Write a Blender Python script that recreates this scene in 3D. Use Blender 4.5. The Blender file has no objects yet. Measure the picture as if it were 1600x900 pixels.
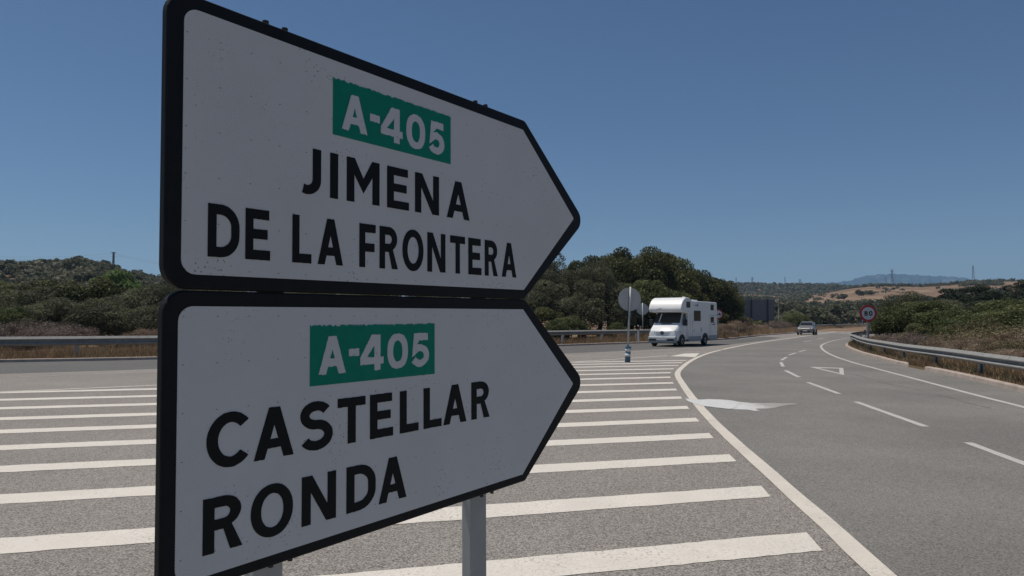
import bpy, bmesh, math, random
import numpy as np
from mathutils import Vector, Matrix
from mathutils.geometry import tessellate_polygon

SC = bpy.context.scene
COL = SC.collection
rnd = random.Random(7)

# ------------------------------------------------------------------ camera
F = 1100.0            # focal length in pixels of the 1600 px wide photograph
EYE = 1.65
PITCH = math.atan(51 / F)
cam_d = bpy.data.cameras.new('camera')
cam_d.sensor_width = 36
cam_d.lens = 36 * F / 1600
cam_d.clip_start = 0.05
cam_d.clip_end = 40000
cam = bpy.data.objects.new('camera', cam_d)
cam.location = (0, 0, EYE)
cam.rotation_euler = (math.pi / 2 + PITCH, 0, 0)
COL.objects.link(cam)
SC.camera = cam

# ------------------------------------------------------------------ sky, sun, exposure
SUN_EL = math.radians(71)
SUN_DIR = Vector((-0.95, 0.31, 0)).normalized() * math.cos(SUN_EL) + Vector((0, 0, math.sin(SUN_EL)))
w = bpy.data.worlds.new('World')
SC.world = w
w.use_nodes = True
nt = w.node_tree
nt.nodes.clear()
out = nt.nodes.new('ShaderNodeOutputWorld')
bg = nt.nodes.new('ShaderNodeBackground')
sky = nt.nodes.new('ShaderNodeTexSky')
sky.sky_type = 'NISHITA'
sky.sun_disc = False
sky.sun_elevation = SUN_EL
sky.sun_rotation = math.atan2(SUN_DIR.x, SUN_DIR.y)
sky.altitude = 0
sky.air_density = 1.0
sky.dust_density = 0.0
sky.ozone_density = 7.5
bg.inputs['Strength'].default_value = 0.061
nt.links.new(sky.outputs[0], bg.inputs[0])
nt.links.new(bg.outputs[0], out.inputs[0])
sun_d = bpy.data.lights.new('sun', 'SUN')
sun_d.energy = 4.2
sun_d.angle = math.radians(0.5)
sun_d.color = (1.0, 0.93, 0.82)
sun = bpy.data.objects.new('sun', sun_d)
sun.rotation_euler = SUN_DIR.to_track_quat('Z', 'Y').to_euler()
sun.location = (-40, -30, 80)
COL.objects.link(sun)
SC.view_settings.view_transform = 'Standard'
SC.view_settings.look = 'None'
SC.view_settings.exposure = -0.1
SC.view_settings.gamma = 1
SC.cycles.max_bounces = 6
SC.cycles.volume_bounces = 1
SC.cycles.transparent_max_bounces = 8

# ------------------------------------------------------------------ helpers
def at(px, py, z=0.0):
    """ground point (at height z) seen at a pixel of the photograph"""
    a, b = (px - 800) / F, (450 - py) / F
    d = Vector((a, math.cos(PITCH) - b * math.sin(PITCH), math.sin(PITCH) + b * math.cos(PITCH)))
    t = (z - EYE) / d.z
    return Vector((d.x * t, d.y * t, z))

def xd(px, D):
    return (px - 800) / F * D

def hd(py, D):
    return EYE + (501 - py) / F * D

def tag(o, label=None, cat=None, group=None, kind=None):
    if label: o['label'] = label
    if cat: o['category'] = cat
    if group: o['group'] = group
    if kind: o['kind'] = kind
    return o

def empty(name, loc=(0, 0, 0), rz=0.0):
    o = bpy.data.objects.new(name, None)
    o.empty_display_size = 0.2
    o.location = loc
    o.rotation_euler = (0, 0, rz)
    COL.objects.link(o)
    return o

def link(name, me, mat=None, parent=None):
    if mat is not None and not me.materials:
        me.materials.append(mat)
    o = bpy.data.objects.new(name, me)
    COL.objects.link(o)
    if parent is not None:
        o.parent = parent
    return o

def obj(name, bm, mat, parent=None, smooth=False, bevel=0, seg=2, sub=0, recalc=True):
    if recalc:
        bmesh.ops.recalc_face_normals(bm, faces=bm.faces[:])
    me = bpy.data.meshes.new(name)
    bm.to_mesh(me)
    bm.free()
    if smooth:
        for p in me.polygons:
            p.use_smooth = True
        if smooth != True:
            me.set_sharp_from_angle(angle=math.radians(smooth))
    o = link(name, me, mat, parent)
    if bevel:
        m = o.modifiers.new('bevel', 'BEVEL')
        m.width = bevel
        m.segments = seg
        m.limit_method = 'ANGLE'
        m.angle_limit = math.radians(35)
    if sub:
        m = o.modifiers.new('sub', 'SUBSURF')
        m.levels = sub
        m.render_levels = sub
    return o

def np_mesh(name, verts, faces):
    """verts (n,3), faces (m,k) numpy arrays"""
    me = bpy.data.meshes.new(name)
    verts = np.asarray(verts, np.float32)
    faces = np.asarray(faces, np.int32)
    m, k = faces.shape
    me.vertices.add(len(verts))
    me.vertices.foreach_set('co', verts.ravel())
    me.loops.add(m * k)
    me.loops.foreach_set('vertex_index', faces.ravel())
    me.polygons.add(m)
    me.polygons.foreach_set('loop_start', np.arange(0, m * k, k, dtype=np.int32))
    me.update(calc_edges=True)
    me.validate()
    return me

def copy_tree(o, parent=None):
    c = o.copy()
    COL.objects.link(c)
    if parent is not None:
        c.parent = parent
    for ch in [k for k in bpy.data.objects if k.parent == o]:
        copy_tree(ch, c)
    return c

def box(bm, c, s, rot=None):
    r = bmesh.ops.create_cube(bm, size=1)
    M = Matrix.Translation(c) @ (rot.to_4x4() if rot else Matrix.Identity(4)) @ Matrix.Diagonal((*s, 1))
    bmesh.ops.transform(bm, matrix=M, verts=r['verts'])
    return r['verts']

def tube(bm, p0, p1, r0, r1=None, n=10, cap=True):
    p0, p1 = Vector(p0), Vector(p1)
    r1 = r0 if r1 is None else r1
    d = p1 - p0
    r = bmesh.ops.create_cone(bm, cap_ends=cap, segments=n, radius1=r0, radius2=r1, depth=d.length)
    M = Matrix.Translation((p0 + p1) / 2) @ d.to_track_quat('Z', 'Y').to_matrix().to_4x4()
    bmesh.ops.transform(bm, matrix=M, verts=r['verts'])
    return r['verts']

def prism(bm, prof, y0, y1, axis='y'):
    """extrude a profile of (x,z) points between y0 and y1"""
    a = [bm.verts.new((x, y0, z)) for x, z in prof]
    b = [bm.verts.new((x, y1, z)) for x, z in prof]
    n = len(prof)
    bm.faces.new(a[::-1])
    bm.faces.new(b)
    for i in range(n):
        bm.faces.new((a[i], a[(i + 1) % n], b[(i + 1) % n], b[i]))

def loft(bm, rings, closed=True, caps=True):
    vs = [[bm.verts.new(p) for p in r] for r in rings]
    n = len(rings[0])
    for a, b in zip(vs, vs[1:]):
        for i in range(n if closed else n - 1):
            j = (i + 1) % n
            bm.faces.new((a[i], a[j], b[j], b[i]))
    if caps and closed:
        bm.faces.new(vs[0][::-1])
        bm.faces.new(vs[-1])

def plate(bm, pts, t):
    """thin solid from a planar polygon pts, thickened by vector t"""
    t = Vector(t)
    a = [bm.verts.new(Vector(p)) for p in pts]
    b = [bm.verts.new(Vector(p) + t) for p in pts]
    n = len(pts)
    bm.faces.new(a)
    bm.faces.new(b[::-1])
    for i in range(n):
        bm.faces.new((a[i], b[i], b[(i + 1) % n], a[(i + 1) % n]))

def spline(pts, step=1.0):
    """Catmull-Rom through 2-D points, sampled about every step metres"""
    P = [Vector(p).to_2d() for p in pts]
    P = [P[0] * 2 - P[1]] + P + [P[-1] * 2 - P[-2]]
    out = []
    for i in range(1, len(P) - 2):
        a, b, c, d = P[i - 1:i + 3]
        t0, t1 = 0, max((b - a).length, 1e-6) ** .5
        t2 = t1 + max((c - b).length, 1e-6) ** .5
        t3 = t2 + max((d - c).length, 1e-6) ** .5
        n = max(2, int((c - b).length / step))
        for k in range(n):
            t = t1 + (t2 - t1) * k / n
            A1 = a * (t1 - t) / (t1 - t0) + b * (t - t0) / (t1 - t0)
            A2 = b * (t2 - t) / (t2 - t1) + c * (t - t1) / (t2 - t1)
            A3 = c * (t3 - t) / (t3 - t2) + d * (t - t2) / (t3 - t2)
            B1 = A1 * (t2 - t) / (t2 - t0) + A2 * (t - t0) / (t2 - t0)
            B2 = A2 * (t3 - t) / (t3 - t1) + A3 * (t - t1) / (t3 - t1)
            out.append(B1 * (t2 - t) / (t2 - t1) + B2 * (t - t1) / (t2 - t1))
    out.append(P[-2])
    return out

def normals2(path):
    ns = []
    for i in range(len(path)):
        d = path[min(i + 1, len(path) - 1)] - path[max(i - 1, 0)]
        d.normalize()
        ns.append(Vector((-d.y, d.x)))     # left of travel
    return ns

def offset(path, d):
    return [p + n * d for p, n in zip(path, normals2(path))]

def resample(path, step):
    out, acc = [path[0].copy()], 0.0
    for a, b in zip(path, path[1:]):
        L = (b - a).length
        if L == 0: continue
        pos = step - acc
        while pos <= L:
            out.append(a + (b - a) * (pos / L))
            pos += step
        acc = L - (pos - step)
    return out

def sheet(name, poly, z, mat, parent=None, kind='structure'):
    P = [Vector((p[0], p[1], 0)) for p in poly]
    tris = tessellate_polygon([P])
    me = bpy.data.meshes.new(name)
    me.from_pydata([(p.x, p.y, z) for p in P], [], [tuple(t) for t in tris])
    me.update()
    bm = bmesh.new()
    bm.from_mesh(me)
    for f in bm.faces:
        f.normal_update()
        if f.normal.z < 0: f.normal_flip()
    bm.to_mesh(me)
    bm.free()
    o = link(name, me, mat, parent)
    if kind: o['kind'] = kind
    return o

def ribbon_poly(path, wl, wr, jit=0.0):
    r = lambda: rnd.uniform(-jit, jit)
    return [p + n * (wl + r()) for p, n in zip(path, normals2(path))] + \
           [p - n * (wr + r()) for p, n in zip(path, normals2(path))][::-1]

def strip(name, path, width, z, mat, parent=None, jit=0.004):
    """flat quad strip along a path"""
    ns = normals2(path)
    verts, faces = [], []
    for p, n in zip(path, ns):
        a = p + n * (width / 2 + rnd.uniform(-jit, jit))
        b = p - n * (width / 2 + rnd.uniform(-jit, jit))
        verts += [(a.x, a.y, z), (b.x, b.y, z)]
    for i in range(len(path) - 1):
        faces.append((2 * i, 2 * i + 1, 2 * i + 3, 2 * i + 2))
    me = bpy.data.meshes.new(name)
    me.from_pydata(verts, [], faces)
    me.update()
    o = link(name, me, mat, parent)
    o['kind'] = 'structure'
    return o

# ------------------------------------------------------------------ materials
class NB:
    """small node-building helper"""
    def __init__(s, name):
        s.m = bpy.data.materials.new(name)
        s.m.use_nodes = True
        s.t = s.m.node_tree
        s.b = s.t.nodes['Principled BSDF']
        s.out = s.t.nodes['Material Output']
        s._co = None
    def n(s, kind, **kw):
        nd = s.t.nodes.new(kind)
        for k, v in kw.items():
            if hasattr(nd, k) and k not in nd.inputs:
                setattr(nd, k, v)
            else:
                nd.inputs[k].default_value = v
        return nd
    def l(s, a, b):
        s.t.links.new(a, b)
    def co(s, which='Object'):
        if s._co is None:
            s._co = s.t.nodes.new('ShaderNodeTexCoord')
        return s._co.outputs[which]
    def noise(s, scale, detail=3, rough=.55, vec=None):
        nd = s.n('ShaderNodeTexNoise')
        nd.inputs['Scale'].default_value = scale
        nd.inputs['Detail'].default_value = detail
        nd.inputs['Roughness'].default_value = rough
        s.l(vec or s.co(), nd.inputs['Vector'])
        return nd.outputs['Fac']
    def vor(s, scale, feature='F1', vec=None, outp='Distance'):
        nd = s.n('ShaderNodeTexVoronoi')
        nd.feature = feature
        nd.inputs['Scale'].default_value = scale
        s.l(vec or s.co(), nd.inputs['Vector'])
        return nd.outputs[outp]
    def ramp(s, fac, stops):
        nd = s.n('ShaderNodeValToRGB')
        e = nd.color_ramp.elements
        while len(e) < len(stops): e.new(0.5)
        for el, (p, c) in zip(e, stops):
            el.position = p
            el.color = (*c, 1) if len(c) == 3 else c
        s.l(fac, nd.inputs[0])
        return nd.outputs[0]
    def mix(s, fac, a, b, mode='MIX'):
        nd = s.n('ShaderNodeMix')
        nd.data_type = 'RGBA'
        nd.blend_type = mode
        for sock, v in ((nd.inputs[0], fac), (nd.inputs[6], a), (nd.inputs[7], b)):
            if isinstance(v, (int, float)): sock.default_value = v
            elif isinstance(v, tuple): sock.default_value = (*v, 1)
            else: s.l(v, sock)
        return nd.outputs[2]
    def math(s, op, a, b=0.0, c=0.0):
        nd = s.n('ShaderNodeMath')
        nd.operation = op
        for sock, v in zip(nd.inputs, (a, b, c)):
            if isinstance(v, (int, float)): sock.default_value = v
            else: s.l(v, sock)
        return nd.outputs[0]
    def base(s, c):
        if isinstance(c, tuple): s.b.inputs['Base Color'].default_value = (*c, 1)
        else: s.l(c, s.b.inputs['Base Color'])
        return s
    def set(s, rough=.6, metal=0.0, spec=None):
        if isinstance(rough, (int, float)): s.b.inputs['Roughness'].default_value = rough
        else: s.l(rough, s.b.inputs['Roughness'])
        s.b.inputs['Metallic'].default_value = metal
        if spec is not None: s.b.inputs['Specular IOR Level'].default_value = spec
        return s
    def bump(s, h, dist=.01, strength=.5):
        nd = s.n('ShaderNodeBump')
        nd.inputs['Strength'].default_value = strength
        nd.inputs['Distance'].default_value = dist
        s.l(h, nd.inputs['Height'])
        s.l(nd.outputs[0], s.b.inputs['Normal'])
        return s

def g(v, tint=(1, 1, 1)):
    return tuple(v * t for t in tint)

def asphalt(name, lo, hi, tint, contrast=1.0, patch=.12):
    k = NB(name)
    grain = k.noise(62, 4, .8)
    stones = k.vor(98, outp='Color')
    sx = k.n('ShaderNodeSeparateColor')
    k.l(stones, sx.inputs[0])
    f = k.math('ADD', k.math('MULTIPLY', grain, .6), k.math('MULTIPLY', sx.outputs[0], .4))
    c = k.ramp(f, [(.28, g(lo, tint)), (.5, g((lo + hi) / 2, tint)), (.74, g(hi, tint))])
    big = k.noise(.35, 4, .6)
    dark = k.ramp(big, [(.35, g(1 - patch)) if False else (.35, (1 - patch,) * 3), (.65, (1 + patch * .4,) * 3)])
    c = k.mix(1.0, c, dark, 'MULTIPLY')
    spots = k.ramp(k.noise(4.5, 2, .5), [(.70, (1, 1, 1)), (.76, (.72, .72, .72))])
    c = k.mix(.6, c, spots, 'MULTIPLY')
    k.base(c).set(.85, spec=.3)
    k.bump(f, .006, .7 * contrast)
    return k.m

M_ISLAND = asphalt('worn_asphalt', .085, .375, (1.06, .975, .885))
M_LANE = asphalt('lane_asphalt', .10, .262, (1.03, .985, .91), .7, .16)
M_FAR = asphalt('blue_grey_asphalt', .07, .165, (1.02, 1.0, .96), .5, .08)

def paint(name, col, wear):
    k = NB(name)
    wv = k.n('ShaderNodeVectorMath', operation='MULTIPLY_ADD')
    nz = k.n('ShaderNodeTexNoise')
    nz.inputs['Scale'].default_value = 9
    k.l(k.co(), nz.inputs['Vector'])
    k.l(nz.outputs['Color'], wv.inputs[0])
    wv.inputs[1].default_value = (.11, .11, .11)
    k.l(k.co(), wv.inputs[2])
    crack = k.vor(13, 'DISTANCE_TO_EDGE', vec=wv.outputs[0])
    n1 = k.noise(38, 5, .7)
    n2 = k.noise(2.2, 4, .6)
    c = k.mix(k.ramp(n2, [(.3, (0, 0, 0)), (.75, (1, 1, 1))]), g(.86, col), g(1.0, col))
    cm = k.ramp(crack, [(.010, (1, 1, 1)), (.022, (0, 0, 0))])
    cm = k.math('MULTIPLY', cm, k.ramp(k.noise(1.6, 2), [(.50, (0, 0, 0)), (.66, (1, 1, 1))]))
    hole = k.math('MULTIPLY', k.ramp(n1, [(.60 - wear, (0, 0, 0)), (.68 - wear * .6, (1, 1, 1))]), k.ramp(k.noise(1.1, 4, .65), [(.38, (.12, .12, .12)), (.68, (1, 1, 1))]))
    c = k.mix(k.math('MULTIPLY', cm, .75), c, (.16, .15, .14))
    c = k.mix(k.math('MULTIPLY', hole, .8), c, (.21, .2, .185))
    k.base(c).set(.75, spec=.3)
    k.bump(n1, .003, .4)
    return k.m

M_PAINT = paint('worn_white_paint', (.68, .635, .57), .075)
M_CREAM = paint('cream_paint', (.63, .58, .51), .03)
M_THIN = paint('thin_faded_paint', (.50, .485, .46), .08)



def simple(name, col, rough=.5, metal=0.0, var=.08, scale=6, bump=0.0):
    k = NB(name)
    n = k.noise(scale, 4, .6)
    c = k.mix(k.ramp(n, [(.3, (0, 0, 0)), (.7, (1, 1, 1))]), g(1 - var, col), g(1 + var, col))
    k.base(c).set(rough, metal)
    if bump: k.bump(k.noise(scale * 12, 3), .004, bump)
    return k.m

def spill_mat():
    k = NB('spilled_paint')
    sep = k.n('ShaderNodeSeparateXYZ')
    k.l(k.co(), sep.inputs[0])
    f = k.math('ADD', sep.outputs['X'], k.math('MULTIPLY_ADD', k.noise(3.5, 5, .7), .9, -.45))
    m = k.n('ShaderNodeMapRange')
    m.inputs['From Min'].default_value = 4.35
    m.inputs['From Max'].default_value = 5.75
    k.l(f, m.inputs['Value'])
    c = k.ramp(m.outputs[0], [(.0, (.57, .58, .57)), (.25, (.50, .50, .485)), (.42, (.335, .32, .30)), (.8, (.295, .28, .262)), (1.0, (.24, .23, .215))])
    h = k.ramp(k.noise(30, 5, .75), [(.50, (0, 0, 0)), (.66, (1, 1, 1))])
    c = k.mix(k.math('MULTIPLY', h, .55), c, (.19, .18, .17))
    k.base(c).set(.75, spec=.3)
    return k.m
M_SPILL = spill_mat()
M_SEAL = simple('crack_sealant', (.115, .11, .10), .9, var=.25, scale=8)
M_KERB = simple('concrete_kerb', (.36, .30, .26), .9, var=.2, scale=3, bump=.5)
M_GALV = simple('galvanised_steel', (.235, .235, .226), .7, .0, .18, 5)
M_POSTM = simple('galvanised_post', (.34, .36, .365), .55, .3, .1, 8)
M_BLACK = simple('black_sign_frame', (.009, .010, .012), .6, 0, .2, 20)
M_BLACK.node_tree.nodes['Principled BSDF'].inputs['Specular IOR Level'].default_value = .18
M_INK = simple('black_sign_film', (.009, .010, .011), .6, 0, .1, 40)
M_INK.node_tree.nodes['Principled BSDF'].inputs['Specular IOR Level'].default_value = .15
M_GREEN = simple('green_sign_film', (.003, .21, .138), .5, 0, .08, 30)
M_GREEN.node_tree.nodes['Principled BSDF'].inputs['Specular IOR Level'].default_value = .15
M_WHITEFILM = simple('white_sign_film', (.62, .62, .62), .5, 0, .04, 20)
M_RED = simple('red_sign_film', (.42, .03, .03), .5, 0, .08, 10)
M_SIGNBACK = simple('grey_sign_back', (.42, .43, .44), .55, .3, .06, 3)
M_DARKBACK = simple('dark_grey_panel', (.135, .145, .165), .6, .1, .08, 2)
M_BLUEPL = simple('faded_blue_plastic', (.06, .15, .24), .6, 0, .15, 9)
M_WHITEPL = simple('white_plastic', (.66, .66, .65), .55, 0, .06, 9)
M_RUST = simple('rusty_bolt', (.045, .035, .03), .8, .2, .3, 60)

# ------------------------------------------------------------------ ground and roads
LKp = [(-75, 4), (-45, 18), (-33, 23.2), (-26, 25.8), (-20.1, 27.8), (-14.9, 30.0), (-9, 34.0), (-3, 39.6), (3.1, 45.4), (10.1, 51.9),
       (17.3, 59.5), (22.4, 68), (27.6, 77.5), (37.8, 93.6), (51, 117.8), (66, 143), (81, 162), (105, 182), (150, 210), (230, 240)]
RKp = [(3, -16), (6.0, -4), (8.2, 4.5), (10.0, 10.5), (11.6, 15.9), (12.4, 18.6), (13.35, 22.0), (14.5, 26.7), (15.5, 29.8), (17.2, 35),
       (20, 42.2), (22.1, 46.8), (25, 52), (30, 60), (37.5, 70.5), (50, 84), (75, 104), (110, 126), (170, 152), (240, 172)]
LK = spline(LKp, 1.0)
RK = spline(RKp, 0.8)

def soil_mat():
    k = NB('dry_soil')
    n = k.noise(.09, 5, .6)
    n2 = k.noise(2.5, 5, .65)
    c = k.ramp(n, [(.3, (.13, .085, .05)), (.5, (.165, .12, .07)), (.7, (.10, .085, .045))])
    c = k.mix(k.ramp(n2, [(.35, (0, 0, 0)), (.7, (1, 1, 1))]), c, (.24, .155, .095))
    k.base(c).set(.95, spec=.1)
    k.bump(n2, .08, .6)
    return k.m
M_SOIL = soil_mat()

ground = sheet('ground', [(-9000, -9000), (9000, -9000), (9000, 14000), (-9000, 14000)], -0.06, M_SOIL)
road = sheet('road', [(-90, -40)] + LK + RK[::-1] + [(2, -40)], 0.0, M_ISLAND)
# verges behind the kerbs, level with the kerb tops
sheet('left_verge', offset(LK, .10) + [(230, 420), (-420, 420), (-420, 4)], 0.10, M_SOIL)
sheet('right_verge', offset(RK, -.10)[::-1] + [(3, -60), (420, -60), (420, 172)], 0.10, M_SOIL)

def kerb(path, side, mat=None, f=1.0):
    """kerb profile swept along a path, road face on the path"""
    bm = bmesh.new()
    prof = [(0, -.03), (.02, .105 * f), (.045, .13 * f), (.17, .13 * f), (.17, -.03)]
    rings = []
    for p, n in zip(path, normals2(path)):
        j = rnd.uniform(-.008, .008)
        rings.append([(p.x + n.x * side * (a + j), p.y + n.y * side * (a + j), z + j * .5) for a, z in prof])
    loft(bm, rings, True, True)
    o = obj('kerb', bm, mat or M_KERB)
    o['kind'] = 'structure'
kerb(LK, 1)
kL = [p for p in RK if p.y < 23.6]
kR = [p for p in RK if p.y > 24.8]
kerb(kL, -1)
kerb(kR, -1)
kerb([p for p in RK if 23.3 < p.y < 25.2], -1, M_SOIL, .62)

# thick cream line round the island and on as the centre line of the far road
EDp = [(1.75, -9), (1.95, -4), (2.1, 0), (2.25, 2.5), (2.39, 4.59), (2.53, 5.61), (2.65, 6.6), (2.79, 7.75), (2.98, 9.31), (3.24, 11.27), (3.71, 14.29), (4.37, 18.04),
       (5.15, 22.0), (6.15, 25.4), (7.7, 30.0), (9.9, 35.6), (13.4, 43.1), (19.1, 54), (24.6, 63.5), (33, 78.2), (42, 94), (55, 118), (70, 141), (86, 158), (110, 176), (150, 200)]
ED = spline(EDp, .5)
EX = [p.y for p in ED]
def ed_x(y):
    return float(np.interp(y, [p.y for p in ED], [p.x for p in ED]))
BOp = [(-40, -1), (-25, 8.2), (-17, 13.1), (-11.89, 16.35), (-9.18, 18.04), (-4, 22.0), (2.45, 28.2), (7.3, 33.2)]
BO = spline(BOp, .5)
def bo_y(x):
    return float(np.interp(x, [p.x for p in BO], [p.y for p in BO]))

lane = [p for p in ED if p.y < 95]
rk_lane = [p for p in RK if p.y < 72]
sheet('carriageway', [(p.x, p.y) for p in lane] + [(p.x, p.y) for p in rk_lane[::-1]], 0.003, M_LANE)
CL = spline([(-60, -6), (-30, 14.5), (-22, 18.6), (-14.4, 22.8), (-11.4, 24.7), (-4, 30.0), (2, 35.0), (5.9, 38.4), (8.5, 41.0), (14, 47.5), (20, 57), (26, 68)], 1.0)
lk_far = [p for p in LK if p.y < 75]
sheet('far_lane', [(p.x, p.y) for p in CL] + [(p.x, p.y) for p in lk_far[::-1] if p.x > -58], 0.003, M_FAR)

strip('island_edge_line', [p for p in ED if p.y < 40], .17, .0075, M_CREAM, road)
strip('centre_line', [p for p in ED if p.y > 39.7], .19, .0075, M_CREAM, road)
strip('island_border_line', BO, .13, .0045, M_PAINT, road)
REp = [(4, -9), (6.2, 0), (7.6, 5.5), (8.9, 10.3), (9.71, 13.35), (10.25, 15.6), (11.15, 19.05), (12.4, 23.88), (13.45, 27.9), (15.1, 33.2), (17.7, 40.2), (20.8, 47.4), (25.6, 56.5), (31.5, 66), (45, 82), (70, 103), (105, 124)]
strip('lane_edge_line', spline(REp, .6), .13, .0065, M_THIN, road)
strip('far_edge_line', [p for p in offset(LK, -.55) if p.y > 52], .12, .0075, M_THIN, road)

# hatched stripes of the island: 0.40 m wide, 1.67 m apart
SL = .2674
STR0 = [840, 764, 713, 679, 654.5, 635.6, 620.5, 608, 597.8, 589, 582, 576, 570.6, 566.4, 563]
rows = [5.36 - 1.67 * 2, 5.36 - 1.67] + [F * EYE / (y - 501) for y in STR0]
for i, yr in enumerate(rows):
    hw = .212
    xr = ed_x(yr) - .23
    c0 = yr - SL * xr                        # Y = c0 + SL X
    pts_t, pts_b = [], []
    for s, acc in ((1, pts_t), (-1, pts_b)):
        c = c0 + s * hw
        x = ed_x(c0 + SL * xr + s * hw) - .23
        while True:
            y = c + SL * x
            if y > bo_y(x) - .10 or x < -24: break
            acc.append((x + rnd.uniform(-.006, .006), y + rnd.uniform(-.010, .010)))
            x -= .09 if yr < 14 else .16
    if len(pts_t) < 2 or len(pts_b) < 2: continue
    sheet('hatch_stripe', pts_t + pts_b[::-1], .0035, M_PAINT, road)
sheet('nose_paint', [at(1046, 557), at(1070, 552.6), at(1093, 552.2), at(1086, 558.5), at(1068, 557.5)], .0085, M_PAINT, road)

def dash(a, b, wd, mat=M_THIN, z=.0065):
    a, b = at(*a).to_2d(), at(*b).to_2d()
    n = max(3, int((b - a).length / .2))
    strip('lane_dash', [a.lerp(b, i / n) for i in range(n + 1)], wd, z, mat, road, .006)
for a, b in (((1512, 692), (1700, 762)), ((1337, 628), (1446, 667)), ((1262, 597.6), (1311, 615.6)), ((1227, 579), (1248.5, 589.6)),
             ((1220.3, 566.2), (1223.5, 573)), ((1221, 563), (1229, 558)), ((1232.5, 555.2), (1243.5, 551.5)), ((1248, 550), (1259, 547)),
             ((1256, 534.2), (1268.4, 532.2)), ((1276, 530.3), (1288, 528))):
    dash(a, b, .12)
for a, b in (((30, 589.2), (380, 576)), ((960, 550.7), (1037, 547.1))):
    dash(a, b, .09, M_THIN)
# give-way triangle painted as an outline
T0, T1, T2 = [at(*q).to_2d() for q in ((1264.5, 573.4), (1317.5, 575.2), (1319, 586.4))]
ce = (T0 + T1 + T2) / 3
inn = [q.lerp(ce, f) for q, f in ((T0, .42), (T1, .34), (T2, .34))]
tri = [T0, T1, T2]
verts = [(p.x, p.y, .0065) for p in tri + inn]
me = bpy.data.meshes.new('give_way_triangle')
me.from_pydata(verts, [], [(0, 1, 4, 3), (1, 2, 5, 4), (2, 0, 3, 5)])
o = link('give_way_triangle', me, M_THIN, road)
o['kind'] = 'structure'
# spill of white paint across the lane
def spill(name, sp, z, mat):
    pts = [at(1080 + x / 9.41, 620 + y / 9.41).to_2d() for x, y in sp]
    sheet(name, [(p.x + rnd.uniform(-.012, .012), p.y + rnd.uniform(-.02, .02)) for p in spline(pts + [pts[0]], .10)[:-1]], z, mat, road)
spill('paint_smear', [(420, 60), (520, 52), (640, 70), (760, 84), (900, 94), (1050, 96), (1200, 95), (1330, 100), (1480, 95), (1575, 112), (1420, 124), (1300, 148), (1200, 172), (1060, 178), (950, 180),
                      (960, 190), (1000, 206), (930, 212), (870, 196), (760, 190), (640, 186), (500, 172)], .0065, M_SPILL)
spill('paint_spill', [(-90, 30), (0, 44), (120, 48), (260, 42), (420, 48), (560, 58), (660, 72), (730, 96), (680, 130), (650, 168), (560, 186), (430, 172), (300, 156), (180, 142), (110, 122), (0, 92), (-60, 60)], .0115, M_SPILL)
for pl_, wd_ in ((((1463, 617), (1490, 623), (1516, 631), (1547, 638)), .022), (((1300, 578), (1345, 588), (1392, 601), (1440, 610)), .02)):
    strip('crack_seal', spline([at(*q_).to_2d() for q_ in pl_], .12), wd_, .0062, M_SEAL, road, .014)

# ------------------------------------------------------------------ hills
def interp(x, pts):
    return np.interp(x, [p[0] for p in pts], [p[1] for p in pts])

SKY_L = [(-900, 415), (-300, 409), (0, 404), (80, 401), (140, 400), (165, 406), (200, 417), (250, 428), (330, 434), (500, 436), (700, 450), (900, 470), (1000, 490), (1060, 501)]
SKY_B = [(850, 500), (1000, 485), (1130, 462), (1180, 459), (1235, 463), (1262, 461), (1300, 455), (1330, 450), (1360, 447), (1400, 447), (1440, 448), (1480, 445), (1510, 441), (1560, 439), (1600, 438), (1900, 440), (2600, 450)]
SKY_W = [(700, 470), (900, 450), (1100, 443), (1150, 442.5), (1200, 443), (1260, 443), (1300, 445), (1345, 449), (1380, 453), (1450, 458), (1700, 460), (2600, 470)]

def terrain_z(X, D):
    X = np.asarray(X, float)
    D = np.asarray(D, float)
    px = 800 + F * X / np.maximum(D, 1)
    # left wooded hill, ridge about 300 m away
    zl = np.maximum(EYE + (501 - interp(px, SKY_L)) / F * 300 - 6.6, 0)
    t = np.clip((D - 75) / 225, 0, 1)
    left = zl * (t * t * (3 - 2 * t)) * np.clip(1.6 - D / 500, .0, 1)
    # brown field ridge about 650 m away and wooded ridge behind it
    zb = np.maximum(EYE + (501 - interp(px, SKY_B)) / F * 650, 0)
    zw = np.maximum(EYE + (501 - interp(px, SKY_W)) / F * 1000 - 3.5, 0)
    t1 = np.clip((D - 170) / 480, 0, 1)
    zr = zb * t1 ** 1.35
    t2 = np.clip((D - 650) / 350, 0, 1)
    dip = np.sin(np.clip(t2, 0, 1) * math.pi) * 9
    zr = np.where(D > 650, zb + (zw - zb) * t2 - dip, zr)
    t3 = np.clip((D - 1000) / 700, 0, 1)
    zr = np.where(D > 1000, zw * (1 - t3) - 1 * t3, zr)
    s = np.clip((px - 800) / 250, 0, 1)
    s = s * s * (3 - 2 * s)
    wob = (np.sin(X * .021 + D * .013) * np.cos(X * .009 - D * .027)) * np.clip((D - 150) / 400, 0, 1) * 1.2
    return left * (1 - s) + zr * s + wob - .12 + .2 * np.clip((D - 70) / 60, 0, 1)

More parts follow.
